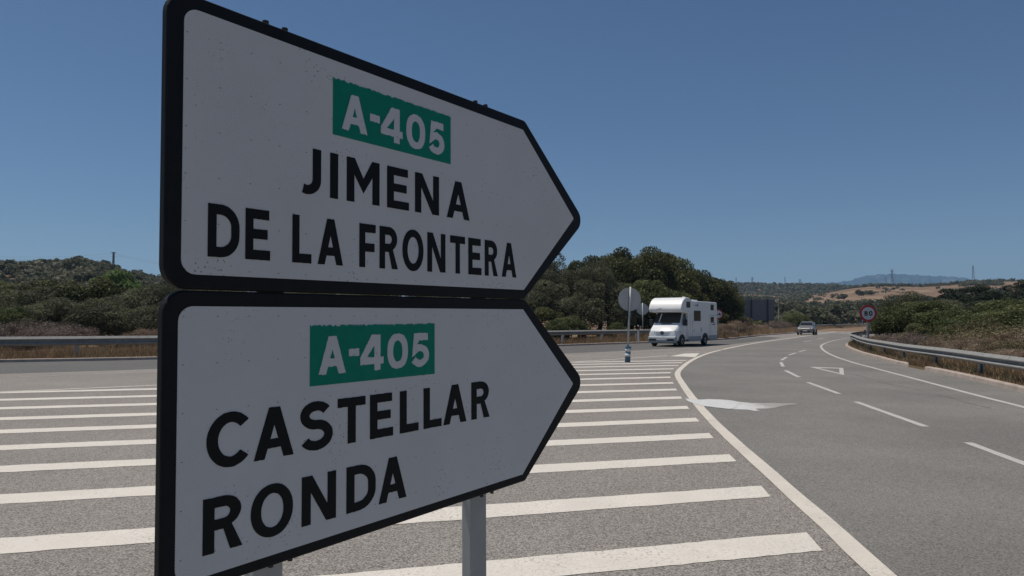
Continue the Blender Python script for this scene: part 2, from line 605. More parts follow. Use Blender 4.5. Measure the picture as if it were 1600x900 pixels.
def hill_mat():
    k = NB('dry_hill_grass')
    n = k.noise(.012, 5, .6)
    n2 = k.noise(.11, 5, .7)
    c = k.ramp(n, [(.32, (.17, .115, .075)), (.5, (.215, .14, .10)), (.68, (.165, .10, .075))])
    c = k.mix(k.ramp(n2, [(.44, (0, 0, 0)), (.64, (1, 1, 1))]), c, (.115, .095, .055))
    c = k.mix(k.ramp(k.noise(.03, 3, .6), [(.5, (0, 0, 0)), (.58, (1, 1, 1))]), c, (.245, .175, .125))
    k.base(c).set(.95, spec=.05)
    k.bump(n2, .4, .5)
    return k.m
M_HILL = hill_mat()
cols = np.concatenate([np.linspace(-1500, -350, 12), np.linspace(-300, 1900, 111), np.linspace(1960, 3200, 14)])
deps = np.concatenate([np.linspace(95, 400, 40), np.linspace(410, 760, 44), np.linspace(775, 1150, 26), np.linspace(1200, 2200, 8)])
PXg, Dg = np.meshgrid(cols, deps)
Xg = (PXg - 800) / F * Dg
Zg = terrain_z(Xg, Dg)
nc, nr = len(cols), len(deps)
idx = np.arange(nc * nr).reshape(nr, nc)
fc = np.stack([idx[:-1, :-1], idx[:-1, 1:], idx[1:, 1:], idx[1:, :-1]], -1).reshape(-1, 4)
me = np_mesh('hills', np.stack([Xg, Dg, Zg], -1).reshape(-1, 3), fc)
for p in me.polygons: p.use_smooth = True
o = link('hills', me, M_HILL)
o['kind'] = 'structure'

# far mountain, 6 km away
MT = [(300, 452), (800, 450), (1000, 447), (1120, 445), (1180, 444), (1230, 443), (1270, 442.5), (1310, 441), (1330, 438), (1350, 431.5), (1372, 429), (1400, 427.8), (1430, 429.5), (1455, 431), (1480, 431.5), (1505, 433.5), (1525, 437), (1560, 442), (1700, 446), (2100, 452)]
cols = np.linspace(900, 1900, 420)
ts = np.linspace(0, 1.25, 46)
PXg, Tg = np.meshgrid(cols, ts)
Dg = 4800 + Tg * 1500
ridge = (501 - interp(PXg, MT)) / F * 6300 + EYE
prof = np.where(Tg < 1, Tg ** .8, 1 - (Tg - 1) * 2.0)
rs = np.random.RandomState(3)
wv = sum(np.sin(PXg * a + b + Tg * c) * d for a, b, c, d in ((.09, 1, 3, 26), (.21, 2, -5, 20), (.43, .3, 7, 15), (.8, 4, 11, 9), (1.7, 1, -9, 5)))
Zg = ridge * prof + wv * np.sin(np.clip(Tg, 0, 1) * math.pi) + (np.sin(PXg * .33) * 3 + np.sin(PXg * .71 + 1) * 2.5 + np.sin(PXg * 1.6) * 1.5) * np.clip(Tg, 0, 1)
Xg = (PXg - 800) / F * Dg
k = NB('mountain_scrub_and_rock')
n = k.noise(.004, 7, .68)
k.base(k.ramp(n, [(.42, (.035, .045, .03)), (.55, (.06, .065, .045)), (.64, (.20, .185, .16)), (.78, (.32, .30, .27))])).set(.95, spec=.05)
nc, nr = PXg.shape[1], PXg.shape[0]
idx = np.arange(nc * nr).reshape(nr, nc)
fc = np.stack([idx[:-1, :-1], idx[:-1, 1:], idx[1:, 1:], idx[1:, :-1]], -1).reshape(-1, 4)
me = np_mesh('mountain', np.stack([Xg, Dg, Zg], -1).reshape(-1, 3), fc)
for p in me.polygons: p.use_smooth = True
o = link('mountain', me, k.m)
o['kind'] = 'structure'

# ------------------------------------------------------------------ vegetation
def leaf_mat(name, dark, mid, light, trans=.35):
    k = NB(name)
    a = k.n('ShaderNodeAttribute')
    a.attribute_name = 'tint'
    oi = k.n('ShaderNodeObjectInfo')
    f = k.math('ADD', a.outputs['Fac'], k.math('MULTIPLY_ADD', oi.outputs['Random'], .30, -.15))
    c = k.ramp(f, [(.1, dark), (.5, mid), (.9, light)])
    k.base(c).set(.65, spec=.25)
    tr = k.n('ShaderNodeBsdfTranslucent')
    k.l(c, tr.inputs['Color'])
    mx = k.n('ShaderNodeMixShader')
    mx.inputs[0].default_value = trans
    k.l(k.b.outputs[0], mx.inputs[1])
    k.l(tr.outputs[0], mx.inputs[2])
    k.l(mx.outputs[0], k.out.inputs[0])
    return k.m

M_OAK = leaf_mat('oak_leaf', (.044, .050, .018), (.090, .098, .038), (.165, .165, .066))
M_OLIVE = leaf_mat('wild_olive_leaf', (.058, .064, .034), (.108, .112, .062), (.18, .18, .11))
M_BUSH = leaf_mat('shrub_leaf', (.050, .064, .022), (.102, .122, .044), (.18, .195, .08))
M_BRIGHT = leaf_mat('bright_leaf', (.07, .115, .032), (.115, .175, .055), (.19, .26, .10))
M_PINE = leaf_mat('pine_needle', (.015, .024, .012), (.030, .044, .022), (.060, .075, .040), .15)
M_DRY = leaf_mat('dry_shrub_twig', (.14, .095, .065), (.24, .175, .125), (.38, .30, .22), .3)
M_MAUVE = leaf_mat('dead_bramble_twig', (.10, .075, .062), (.175, .135, .112), (.27, .215, .18), .2)
M_RUSSET = leaf_mat('russet_weed_leaf', (.085, .078, .035), (.155, .135, .07), (.26, .21, .13), .3)
M_FARLEAF = leaf_mat('far_tree_leaf', (.062, .070, .040), (.120, .125, .075), (.21, .195, .13))
M_GRASS = leaf_mat('dry_grass_blade', (.165, .10, .055), (.285, .195, .115), (.44, .34, .22), .3)
M_BARK = simple('bark', (.075, .058, .045), .9, 0, .3, 5, .6)

def leaves(name, clumps, n, ls, seed, asp=.55, up=.25, shell=(.62, 1.05), droop=0.0):
    """crown of n small leaf-sized faces spread through ellipsoid clumps"""
    r = np.random.RandomState(seed)
    C = np.array(clumps, float)
    wts = (C[:, 3] * C[:, 4] + C[:, 3] * C[:, 5] + C[:, 4] * C[:, 5])
    ci = r.choice(len(C), n, p=wts / wts.sum())
    d = r.normal(size=(n, 3))
    d[:, 2] += up
    d /= np.linalg.norm(d, axis=1)[:, None]
    rad = shell[0] + (shell[1] - shell[0]) * r.rand(n) ** .6
    P = C[ci, :3] + d * C[ci, 3:6] * rad[:, None]
    ok = P[:, 2] > .02
    P, d, ci = P[ok], d[ok], ci[ok]
    n = len(P)
    nrm = d * .8 + r.normal(size=(n, 3)) * .75
    nrm[:, 2] += .15
    nrm /= np.linalg.norm(nrm, axis=1)[:, None]
    a = r.normal(size=(n, 3))
    a[:, 2] -= droop
    a -= nrm * (a * nrm).sum(1)[:, None]
    a /= np.linalg.norm(a, axis=1)[:, None]
    b = np.cross(nrm, a)
    s = ls * (.6 + .8 * r.rand(n))[:, None]
    V = np.stack([P - a * s, P - b * s * asp, P + a * s, P + b * s * asp], 1).reshape(-1, 3)
    Fc = np.arange(4 * n).reshape(n, 4)
    me = np_mesh(name, V, Fc)
    ct = r.rand(len(C))
    tint = np.clip(.5 + .34 * (ct[ci] - .5) * 2 + r.normal(size=n) * .16, 0, 1)
    at_ = me.attributes.new('tint', 'FLOAT', 'POINT')
    at_.data.foreach_set('value', np.repeat(tint, 4).astype(np.float32))
    return me

def crown_clumps(R, H, base, n, seed, cs=(.24, .42), squash=.8, dome=True):
    """clumps filling a rounded crown of radius R between base and H"""
    r = np.random.RandomState(seed)
    out = []
    while len(out) < n:
        u = r.normal(size=3)
        u /= np.linalg.norm(u)
        if dome and u[2] < -.55: continue
        k = r.uniform(.45, .82)
        cz = (base + H) / 2
        c = np.array([u[0] * R * k, u[1] * R * k, cz + u[2] * (H - base) / 2 * k])
        s = R * r.uniform(*cs)
        out.append((c[0], c[1], c[2], s * r.uniform(.85, 1.2), s * r.uniform(.85, 1.2), s * squash * r.uniform(.8, 1.15)))
    return out

def trunk_bm(h, r0, R, seed, lean=.1):
    q = random.Random(seed)
    bm = bmesh.new()
    top = Vector((q.uniform(-lean, lean) * h, q.uniform(-lean, lean) * h, h * .5))
    mid = top * .5 + Vector((q.uniform(-.1, .1), q.uniform(-.1, .1), 0))
    tube(bm, (0, 0, -.1), mid, r0 * 1.25, r0 * .9, 8)
    tube(bm, mid, top, r0 * .9, r0 * .7, 8)
    for i in range(6):
        a = i * 1.05 + q.uniform(-.3, .3)
        e = top + Vector((math.cos(a) * R * .5, math.sin(a) * R * .5, h * q.uniform(.12, .36)))
        st = mid.lerp(top, q.uniform(.3, 1))
        m = st.lerp(e, .5) + Vector((0, 0, -.1))
        tube(bm, st, m, r0 * .5, r0 * .33, 6)
        tube(bm, m, e, r0 * .33, r0 * .1, 6)
        e2 = e + Vector((q.uniform(-.5, .5), q.uniform(-.5, .5), .5)) * R * .35
        tube(bm, m, e2, r0 * .25, r0 * .08, 5)
    return bm

def mesh_of(bm, name):
    bmesh.ops.recalc_face_normals(bm, faces=bm.faces[:])
    me = bpy.data.meshes.new(name)
    bm.to_mesh(me)
    bm.free()
    for p in me.polygons: p.use_smooth = True
    return me

class Kind:
    """a kind of plant: several crown meshes, a trunk mesh, unit height and radius"""
    def __init__(s, name, mat, H, R, crowns, trunk, tmat=M_BARK):
        s.name, s.mat, s.H, s.R, s.crowns, s.trunk, s.tmat = name, mat, H, R, crowns, trunk, tmat
        for c in crowns: c.materials.append(mat)
        if trunk: trunk.materials.append(tmat)
        s.i = 0

KINDS = {}
def kind(name, key, mat, H, R, nvar, nleaf, ls, base, ncl, cs, seed, squash=.8, asp=.55, tr=.2, droop=0.0, shell=(.62, 1.05), trunk=True):
    cr = [leaves('crown', crown_clumps(R, H, base, ncl, seed + i, cs, squash), nleaf, ls, seed + 50 + i, asp=asp, droop=droop, shell=shell) for i in range(nvar)]
    KINDS[key] = Kind(name, mat, H, R, cr, mesh_of(trunk_bm(H, tr, R, seed), 'trunk') if trunk else None)

kind('oak_tree', 'oak', M_OAK, 8, 4.2, 4, 30000, .105, .9, 46, (.20, .36), 11, tr=.28)
kind('wild_olive_tree', 'olivetree', M_OLIVE, 8, 4.2, 2, 34000, .10, .5, 44, (.20, .34), 31, asp=.32, tr=.26, droop=.5)
kind('wild_olive_bush', 'olive', M_OLIVE, 4, 2.3, 4, 15000, .075, .1, 36, (.22, .38), 51, asp=.35, tr=.09, droop=.3)
kind('dark_shrub', 'dark', M_OAK, 4, 2.3, 3, 12000, .085, .1, 34, (.22, .38), 71, tr=.09)
kind('green_shrub', 'bush', M_BUSH, 3, 2.0, 4, 13000, .07, .05, 34, (.2, .36), 91, asp=.4, tr=.07)
kind('bright_green_tree', 'bright', M_BRIGHT, 5, 2.2, 1, 9000, .10, .6, 26, (.22, .38), 111, tr=.12)
kind('pine_tree', 'pine', M_PINE, 6, 3.0, 3, 22000, .11, .5, 46, (.15, .27), 131, squash=.55, asp=.22, tr=.2)
kind('dry_bush', 'dry', M_DRY, 1.4, 1.1, 3, 6000, .055, .0, 20, (.25, .42), 151, asp=.16, tr=.03, shell=(.3, 1.1))
kind('dead_bramble', 'mauve', M_MAUVE, 1.6, 1.4, 3, 8000, .06, .0, 24, (.25, .42), 171, asp=.14, tr=.03, shell=(.3, 1.1))
kind('russet_weed', 'russet', M_RUSSET, 1.4, 1.2, 3, 7000, .05, .0, 24, (.22, .4), 191, asp=.32, tr=.03, shell=(.35, 1.1))
kind('hill_tree', 'hill', M_FARLEAF, 5, 2.8, 5, 900, .36, .4, 16, (.3, .5), 211, trunk=False)

def plant(key, x, y, h, r=None, label=None, cat=None, group=None, z=None, rz=None):
    K = KINDS[key]
    me = K.crowns[K.i % len(K.crowns)]
    K.i += 1
    sz = h / K.H
    sr = (r / K.R) if r else sz * rnd.uniform(.9, 1.12)
    z = .08 if z is None else z
    root = empty(K.name, (x, y, z), rnd.uniform(0, 6.28) if rz is None else rz)
    root.scale = (sr, sr * rnd.uniform(.92, 1.08), sz)
    tag(root, label, cat, group)
    link('crown', me, None, root)
    if K.trunk: link('trunk', K.trunk, None, root)
    return root

def plant_px(key, px, ytop, D, r, label, cat, group=None):
    x = xd(px, D)
    z = max(.08, float(terrain_z(x, D))) if D > 95 else .08
    return plant(key, x, D, hd(ytop, D) - z, r, label, cat, group, z)

# the grove of big trees behind the middle stretch of guardrail
for key, px, yt, D, r, lab in (
    ('olivetree', 832, 410, 58, 3.6, 'tall grey-green wild olive partly hidden by the arrow sign tip'),
    ('olivetree', 886, 388, 60, 3.7, 'tall wild olive just right of the upper arrow point'),
    ('olivetree', 934, 408, 58, 2.9, 'grey-green wild olive in the dip between two taller trees'),
    ('oak', 985, 374, 68, 4.4, 'tallest dome of the dark oak grove above the round sign backs'),
    ('oak', 1030, 391, 70, 3.6, 'dark oak right of the tallest dome, above the motorhome cab'),
    ('oak', 952, 392, 70, 3.4, 'dark oak behind the round sign, left shoulder of the tallest dome'),
    ('oak', 1062, 404, 74, 3.3, 'dark oak filling the slope of the canopy right of the tallest dome'),
    ('oak', 1100, 419, 82, 3.2, 'dark oak between the motorhome roof and the grove end'),
    ('oak', 912, 404, 66, 3.0, 'dark oak joining the wild olive to the tallest dome'),
    ('oak', 1082, 415, 76, 3.7, 'dark oak rising directly behind the motorhome roof'),
    ('oak', 1116, 420, 78, 3.0, 'dark oak above the rear end of the motorhome'),
    ('oak', 1130, 440, 80, 2.6, 'dark oak behind the red-ringed sign at the grove edge'),
    ('dark', 1148, 463, 112, 2.2, 'last low dark tree of the grove, beside the grey panel back'),
):
    plant_px(key, px, yt, D, r, lab, 'tree', 'trees of the grove behind the guardrail')
for key, px, yt, D, r, lab in (
    ('bush', 1010, 436, 61, 2.9, 'lighter yellow-green shrub in front of the dark grove above the motorhome cab'),
    ('bush', 1052, 446, 64, 2.6, 'lighter green shrub behind the motorhome roof'),
    ('olive', 958, 448, 57, 2.4, 'olive shrub under the grove left of the round sign back'),
    ('olive', 905, 455, 56, 2.6, 'low olive shrub in shade under the grove'),
    ('bush', 893, 493, 51.5, 1.5, 'small light green bush right behind the rail near the arrow point'),
    ('bush', 872, 498, 50, 1.3, 'small light green bush partly cut off by the lower arrow point'),
    ('bush', 962, 503, 54, .9, 'small light green bush behind the rail beside the sign pole'),
    ('dark', 1128, 486, 84, 2.2, 'dark low shrub behind the red-ringed sign'),
    ('dark', 1098, 474, 74, 2.6, 'dark shrub filling the foot of the grove behind the motorhome'),
    ('dark', 990, 470, 62, 2.6, 'dark shrub in the shade between the two round sign backs'),
    ('dark', 842, 478, 54, 2.0, 'dark shrub at the foot of the grove beside the arrow sign'),
):
    plant_px(key, px, yt, D, r, lab, 'shrub', 'shrubs under the grove')

# thicket behind the left guardrail
LEFT = [
    ('olive', -60, 425, 44, 2.8), ('olive', -15, 462, 38, 2.2), ('dark', 15, 440, 48, 2.6), ('olive', 40, 452, 42, 2.2), ('olive', 62, 428, 50, 2.8),
    ('dark', 88, 436, 47, 2.4), ('olive', 100, 463, 40, 2.0), ('olive', 118, 424, 50, 2.6), ('dark', 146, 430, 47, 2.3), ('olive', 160, 470, 40, 1.9),
    ('dark', 138, 482, 40, 1.6), ('olive', 205, 448, 44, 2.2), ('olive', 232, 440, 46, 2.4), ('olive', 215, 470, 40.5, 1.9), ('olive', 262, 444, 44, 2.5),
    ('bush', 8, 474, 37, 1.8), ('dark', 185, 480, 42, 1.6), ('olive', 250, 472, 40, 1.8), ('dark', 55, 474, 40, 1.7), ('olive', 290, 436, 50, 2.8),
]
LL = ['grey-green wild olive bush just outside the left picture edge', 'low wild olive bush at the very left edge above the brambles', 'dark leathery shrub at the left edge, back row of the thicket',
      'rounded wild olive bush in the front row, left of the sapling', 'taller wild olive bush on the back row left of the dark shrubs', 'dark shrub on the back row between two olive bushes',
      'low front-row wild olive bush right above the bramble end', 'tall back-row wild olive bush left of the bright green tree', 'dark shrub touching the left side of the bright green tree',
      'wild olive bush in the front row directly below the bright green tree', 'darkest low shrub in the hollow beside the bramble end', 'wild olive bush in front of the bright green tree, to its right',
      'wild olive bush right of the bright green tree beside the sign frame', 'low wild olive bush behind the guardrail post below the bright tree', 'wild olive bush half hidden by the upper sign frame',
      'yellow-green leafy shrub at the far left edge behind the guardrail', 'low dark shrub right of the sapling behind the guardrail', 'low wild olive bush half hidden by the lower sign frame',
      'low dark shrub among the brambles behind the left guardrail', 'wild olive bush hidden behind the upper sign frame']
for (key, px, yt, D, r), lab in zip(LEFT, LL):
    plant_px(key, px, yt, D, r, lab, 'shrub', {'olive': 'wild olive bushes behind the left guardrail', 'dark': 'dark shrubs behind the left guardrail', 'bush': None}[key])
ORD = ['leftmost', 'second from left', 'third from left', 'fourth from left', 'fifth from left', 'sixth from left', 'seventh from left', 'eighth from left', 'ninth from left', 'tenth from left', 'eleventh from left', 'twelfth from left', 'thirteenth from left']
def row(key, items, lab, cat, grp):
    items = sorted(items)
    for i_, (px, yt, D, r) in enumerate(items):
        plant_px(key, px, yt, D, r, lab + ', ' + ('rightmost' if i_ == len(items) - 1 else ORD[i_]), cat, grp)
plant_px('bright', 180, 421, 54, 2.1, 'bright green rounded tree standing out of the dull left thicket', 'tree')
plant_px('bright', 158, 466, 44, .9, 'small bright green sapling low in the dark left thicket', 'sapling')
row('mauve', ((5, 508, 34, 1.6), (40, 503, 34.5, 1.7), (78, 506, 35, 1.5), (108, 507, 36, 1.6), (-35, 505, 33.5, 1.7), (62, 512, 33.6, 1.3)), 'dead mauve-brown bramble behind the left guardrail', 'bramble', 'dead brambles behind the left guardrail')
plant_px('dry', 224, 512, 37.5, 1.1, 'pale grey dry bush behind the left guardrail next to the sign frame', 'bush')
# the same thicket goes on behind the arrow signs
for px, yt, D in ((340, 442, 50), (420, 446, 52), (500, 440, 54), (590, 438, 54), (680, 430, 58), (760, 424, 60)):
    plant_px('olivetree', px, yt, D, 3.2, 'wild olive tree hidden behind the arrow signs, ' + ORD[int((px - 340) / 80)], 'tree', 'trees hidden behind the arrow signs')

# right side: shrubs, pines and dry scrub behind the right guardrail
RIGHT = [
    ('bush', 1388, 482, 47, 1.5, 'light green shrub right beside the speed limit sign'),
    ('bush', 1412, 474, 46, 1.9, 'light green rounded shrub second right of the speed limit sign'),
    ('bush', 1446, 470, 44, 2.0, 'yellow-green shrub in front of the dark pines, left'),
    ('bush', 1480, 477, 40, 1.8, 'yellow-green shrub right of the light green shrubs'),
    ('olive', 1462, 460, 58, 2.8, 'grey-green tall shrub behind the light green shrubs'),
    ('olive', 1420, 458, 66, 2.8, 'grey-green tall shrub behind and right of the speed limit sign'),
    ('dark', 1436, 505, 37, 1.1, 'dark low shrub in the hollow behind the right guardrail'),
    ('dark', 1475, 508, 34, 1.0, 'dark green low shrub under the yellow-green one'),
    ('bush', 1530, 484, 36, 2.0, 'dull green shrub below the pines, middle'),
    ('bush', 1580, 478, 34, 2.1, 'dull green shrub below the pines at right edge'),
    ('bush', 1640, 490, 33, 2.2, 'dull green shrub just past the right edge'),
    ('pine', 1512, 438, 74, 3.4, 'dark pine rising left in the clump above the right scrub'),
    ('pine', 1556, 444, 70, 3.4, 'dark pine in the middle of the clump above the right scrub'),
    ('pine', 1536, 461, 62, 2.7, 'lower dark pine at the front of the clump'),
    ('pine', 1594, 431, 72, 3.2, 'tallest dark pine at the right edge of the picture'),
    ('pine', 1650, 434, 70, 3.2, 'dark pine outside the right edge'),
    ('bush', 1575, 460, 56, 2.6, 'olive-green shrub between the pines and the right edge'),
]
for key, px, yt, D, r, lab in RIGHT:
    c = 'tree' if key == 'pine' else 'shrub'
    plant_px(key, px, yt, D, r, lab, c, 'pines at the right' if key == 'pine' else 'shrubs behind the right guardrail')
row('mauve', ((1395, 522, 38, 1.1), (1420, 520, 35, 1.2), (1445, 524, 31, 1.0), (1404, 527, 32, .9)), 'dead mauve bramble behind the right guardrail near the 80 sign', 'bramble', 'dead brambles behind the right guardrail')
row('russet', ((1480, 526, 30, 1.2), (1512, 519, 29, 1.3), (1545, 517, 28, 1.3), (1575, 512, 27, 1.4), (1602, 515, 26, 1.4), (1530, 505, 33, 1.4), (1565, 501, 32, 1.4), (1596, 500, 31, 1.5), (1640, 505, 28, 1.6), (1556, 530, 24.5, .9), (1590, 530, 24, 1.0), (1500, 508, 34, 1.3)), 'leggy russet-green weed bush behind the right guardrail', 'weed', 'russet weeds behind the right guardrail')
row('dry', ((1488, 524, 30, 1.0), (1528, 524, 27.5, 1.1), (1560, 524, 26, 1.1), (1588, 520, 25, 1.1), (1460, 533, 28.5, .9), (1500, 536, 27, .9), (1535, 541, 24.5, .8), (1470, 538, 26.5, .7), (1570, 543, 22.5, .8), (1598, 545, 21.5, .8), (1622, 540, 21, .8), (1515, 533, 29, 1.0)), 'straw-coloured dry bush close behind the right guardrail', 'bush', 'dry bushes behind the right guardrail')
# left kerb of the far road: dry scrub round the grey panel back
row('dry', ((1138, 503, 66, 1.4), (1150, 500, 72, 1.5), (1162, 499, 80, 1.7), (1172, 505, 84, 1.4), (1186, 507, 90, 1.4), (1133, 508, 62, 1.0), (1235, 512, 106, 1.3), (1244, 513, 112, 1.2)), 'pale straw-coloured bush on the verge beyond the motorhome', 'bush', 'dry bushes on the far verge')
row('mauve', ((1212, 501, 104, 1.8), (1224, 502, 108, 1.9), (1206, 504, 98, 1.3)), 'dark mauve dead bramble right of the grey panel back', 'bramble', 'dead brambles beside the grey panel')
for px, yt, D, r, lab in ((1246, 487, 122, 2.6, 'green rounded shrub behind the silver car'), (1236, 492, 116, 1.9, 'green shrub left of the silver car'), (1150, 488, 100, 2.2, 'green shrub between red-ringed sign and grey panel'), (1178, 500, 110, 1.8, 'green shrub seen under the grey panel')):
    plant_px('bush', px, yt, D, r, lab, 'shrub', 'shrubs along the far verge')

# mid-distance and hill trees: individuals, then the far-off woods as masses
def hill_tree(px, D, h, r, lab, grp):
    x = xd(px, D)
    plant('hill', x, D, h, r, lab, 'tree', grp, float(terrain_z(x, D)) - .3)
q = random.Random(21)
n = 0
while n < 150:                               # left hill
    px, D = q.uniform(-120, 262), q.choice([q.uniform(120, 300), q.uniform(255, 302), q.uniform(200, 300)])
    hill_tree(px, D, q.uniform(3.4, 5.6), q.uniform(2.2, 3.6), 'round dark tree on the wooded hill above the left thicket', 'trees on the left hill')
    n += 1
n = 0
while n < 190:                               # wooded slope right of the grove
    px = q.uniform(1135, 1640)
    D = 140 + 330 * q.random() ** 1.5
    x = xd(px, D)
    if D < 200 and (x < 0 or D < float(np.interp(x, [p.x for p in LK], [p.y for p in LK])) + 8): continue
    if math.sin(x * .035 + 1.3) * math.cos(D * .03) > .55 and q.random() < .8: continue
    if D > 400 and 1225 < px < 1480 and q.random() < .6: continue
    hill_tree(px, D, q.uniform(3.2, 6.5) * (1.1 if D < 250 else .9), q.uniform(2.2, 4.0), 'olive-green tree on the scrubby slope below the brown field', 'trees on the slope below the brown field')
    n += 1

def wood(name, pts, seed, size, per=46):
    """far-off wood: many small crowns of leaf clumps in one mesh"""
    r = np.random.RandomState(seed)
    V, T = [], []
    for x, y, z, h in pts:
        cr = h * .62
        d = r.normal(size=(per, 3))
        d[:, 2] = np.abs(d[:, 2]) * .9 - .25
        d /= np.linalg.norm(d, axis=1)[:, None]
        P = np.array([x, y, z + h * .45]) + d * np.array([cr, cr, h * .55]) * (.75 + .3 * r.rand(per))[:, None]
        nrm = d + r.normal(size=(per, 3)) * .45
        nrm /= np.linalg.norm(nrm, axis=1)[:, None]
        a = np.cross(nrm, r.normal(size=(per, 3)))
        a /= np.linalg.norm(a, axis=1)[:, None]
        b = np.cross(nrm, a)
        s = (size * h * (.7 + .6 * r.rand(per)))[:, None]
        V.append(np.stack([P - a * s, P - b * s * .8, P + a * s, P + b * s * .8], 1).reshape(-1, 3))
        T.append(np.clip(.45 + .5 * (r.rand() - .5) + r.normal(size=per) * .1, 0, 1))
    V = np.concatenate(V)
    T = np.concatenate(T)
    me = np_mesh(name, V, np.arange(len(V)).reshape(-1, 4))
    a_ = me.attributes.new('tint', 'FLOAT', 'POINT')
    a_.data.foreach_set('value', np.repeat(T, 4).astype(np.float32))
    o = link(name, me, M_FARLEAF)
    o['kind'] = 'stuff'
    return o

r = np.random.RandomState(5)
pts = []
for i in range(1500):                        # left hill under-wood
    px, D = r.uniform(-260, 620), r.uniform(95, 305)
    x = xd(px, D); pts.append((x, D, float(terrain_z(x, D)) - .2, r.uniform(2.0, 4.0)))
wood('hillside_woodland', pts, 1, .17)
pts = []
while len(pts) < 1250:                       # slope right of the grove
    px, D = r.uniform(1120, 1760), 130 + 370 * r.rand() ** 1.2
    x = xd(px, D)
    if D < 215 and D < float(np.interp(x, [p.x for p in LK], [p.y for p in LK])) + 7: continue
    if math.sin(x * .035 + 1.3) * math.cos(D * .03) > .55 and r.rand() < .85: continue
    if 385 + 40 * math.sin(px * .045) < D: 
        if 1235 < px < 1480 or r.rand() < .4: continue
    pts.append((x, D, float(terrain_z(x, D)) - .2, r.uniform(1.8, 4.2)))
wood('valley_woodland', pts, 2, .17)
pts = []
while len(pts) < 2600:                       # wooded ridge and hedges on the skyline
    px = r.uniform(980, 1420)
    D = r.uniform(790, 1010)
    if r.rand() < (.35 if D < 940 else .05): continue
    if D < 960 and math.sin(px * .11) * math.sin(D * .06) > .3: continue
    x = xd(px, D); pts.append((x, D, float(terrain_z(x, D)) - .3, r.uniform(3.0, 6.0)))
while len(pts) < 3150:                       # hedge along the brown ridge and wood at its right end
    px = r.uniform(1330, 1760)
    D = r.uniform(635, 668) if px < 1500 else r.uniform(560, 665)
    if px < 1500 and r.rand() < .35: continue
    if 1568 < px and D < 640: continue
    x = xd(px, D); pts.append((x, D, float(terrain_z(x, D)) - .3, r.uniform(1.6, 3.6)))
while len(pts) < 3190:                       # single trees in the brown field
    px, D = r.uniform(1250, 1480), r.uniform(470, 640)
    if math.sin(px * .06) + math.sin(D * .05) < .6: continue
    x = xd(px, D); pts.append((x, D, float(terrain_z(x, D)) - .3, r.uniform(1.5, 3.2)))
while len(pts) < 3500:                       # scattered trees in the field edges
    px, D = r.uniform(1130, 1260), r.uniform(520, 660)
    if 1140 < px < 1235 and D > 545: continue
    x = xd(px, D); pts.append((x, D, float(terrain_z(x, D)) - .3, r.uniform(2.5, 4.5)))
wood('ridge_woodland', pts, 3, .2, 30)

# dry grass along the verges
def grass(name, path, side, d0, d1, n, h, seed, mat=M_GRASS, wid=.011):
    r = np.random.RandomState(seed)
    P = np.array([(p.x, p.y) for p in path])
    N = np.array([(q_.x, q_.y) for q_ in normals2(path)]) * side
    i = r.randint(0, len(P) - 1, n)
    t = r.rand(n)[:, None]
    off = (d0 + (d1 - d0) * r.rand(n) ** 1.3)[:, None]
    c = P[i] * (1 - t) + P[i + 1] * t + (N[i] * (1 - t) + N[i + 1] * t) * off
    patch = .55 + .45 * np.sin(c[:, 0] * .9 + 2 * np.sin(c[:, 1] * .6)) * np.cos(c[:, 1] * .8 + c[:, 0] * .3)
    keep = r.rand(n) < patch * .8 + .25
    c = c[keep]; n = len(c); patch = patch[keep]
    hh = h * (.35 + .9 * r.rand(n)) * (.6 + .6 * patch)
    a = r.rand(n) * 6.283
    dx, dy = np.cos(a), np.sin(a)
    le = r.normal(size=(n, 2)) * .35
    w_ = wid * (.7 + .8 * r.rand(n))
    z0 = np.full(n, .09)
    V = np.stack([np.stack([c[:, 0] - dx * w_, c[:, 1] - dy * w_, z0], -1), np.stack([c[:, 0] + dx * w_, c[:, 1] + dy * w_, z0], -1),
                  np.stack([c[:, 0] + le[:, 0] * hh, c[:, 1] + le[:, 1] * hh, z0 + hh], -1)], 1).reshape(-1, 3)
    me = np_mesh(name, V, np.arange(3 * n).reshape(n, 3))
    a_ = me.attributes.new('tint', 'FLOAT', 'POINT')
    tn = np.clip(.35 + .3 * patch + r.normal(size=n) * .2, 0, 1)
    a_.data.foreach_set('value', np.repeat(tn, 3).astype(np.float32))
    o = link(name, me, mat)
    o['kind'] = 'stuff'
lv = [p for p in LK if -27 < p.x < 20]
grass('dry_grass', lv, 1, .2, 1.1, 16000, .26, 11)
grass('dry_grass', lv, 1, 1.1, 5.0, 60000, .45, 1)
grass('dry_grass', [p for p in LK if 10 < p.x < 82], 1, .2, 7, 50000, .55, 2, wid=.02)
rv = [p for p in RK if 8 < p.y < 60]
grass('dry_grass', rv, -1, .2, .8, 14000, .15, 13)
grass('dry_grass', rv, -1, .9, 4.0, 50000, .34, 3)
grass('dry_grass', rv, -1, .9, 9.0, 30000, .55, 4)
grass('green_weeds', rv, -1, .3, 2.2, 16000, .27, 5, M_RUSSET, .014)
grass('dry_grass', [p for p in RK if 22.8 < p.y < 25.6], -1, .02, .5, 1500, .22, 15)
grass('green_weeds', lv, 1, .3, 4.0, 7000, .34, 6, M_RUSSET, .014)

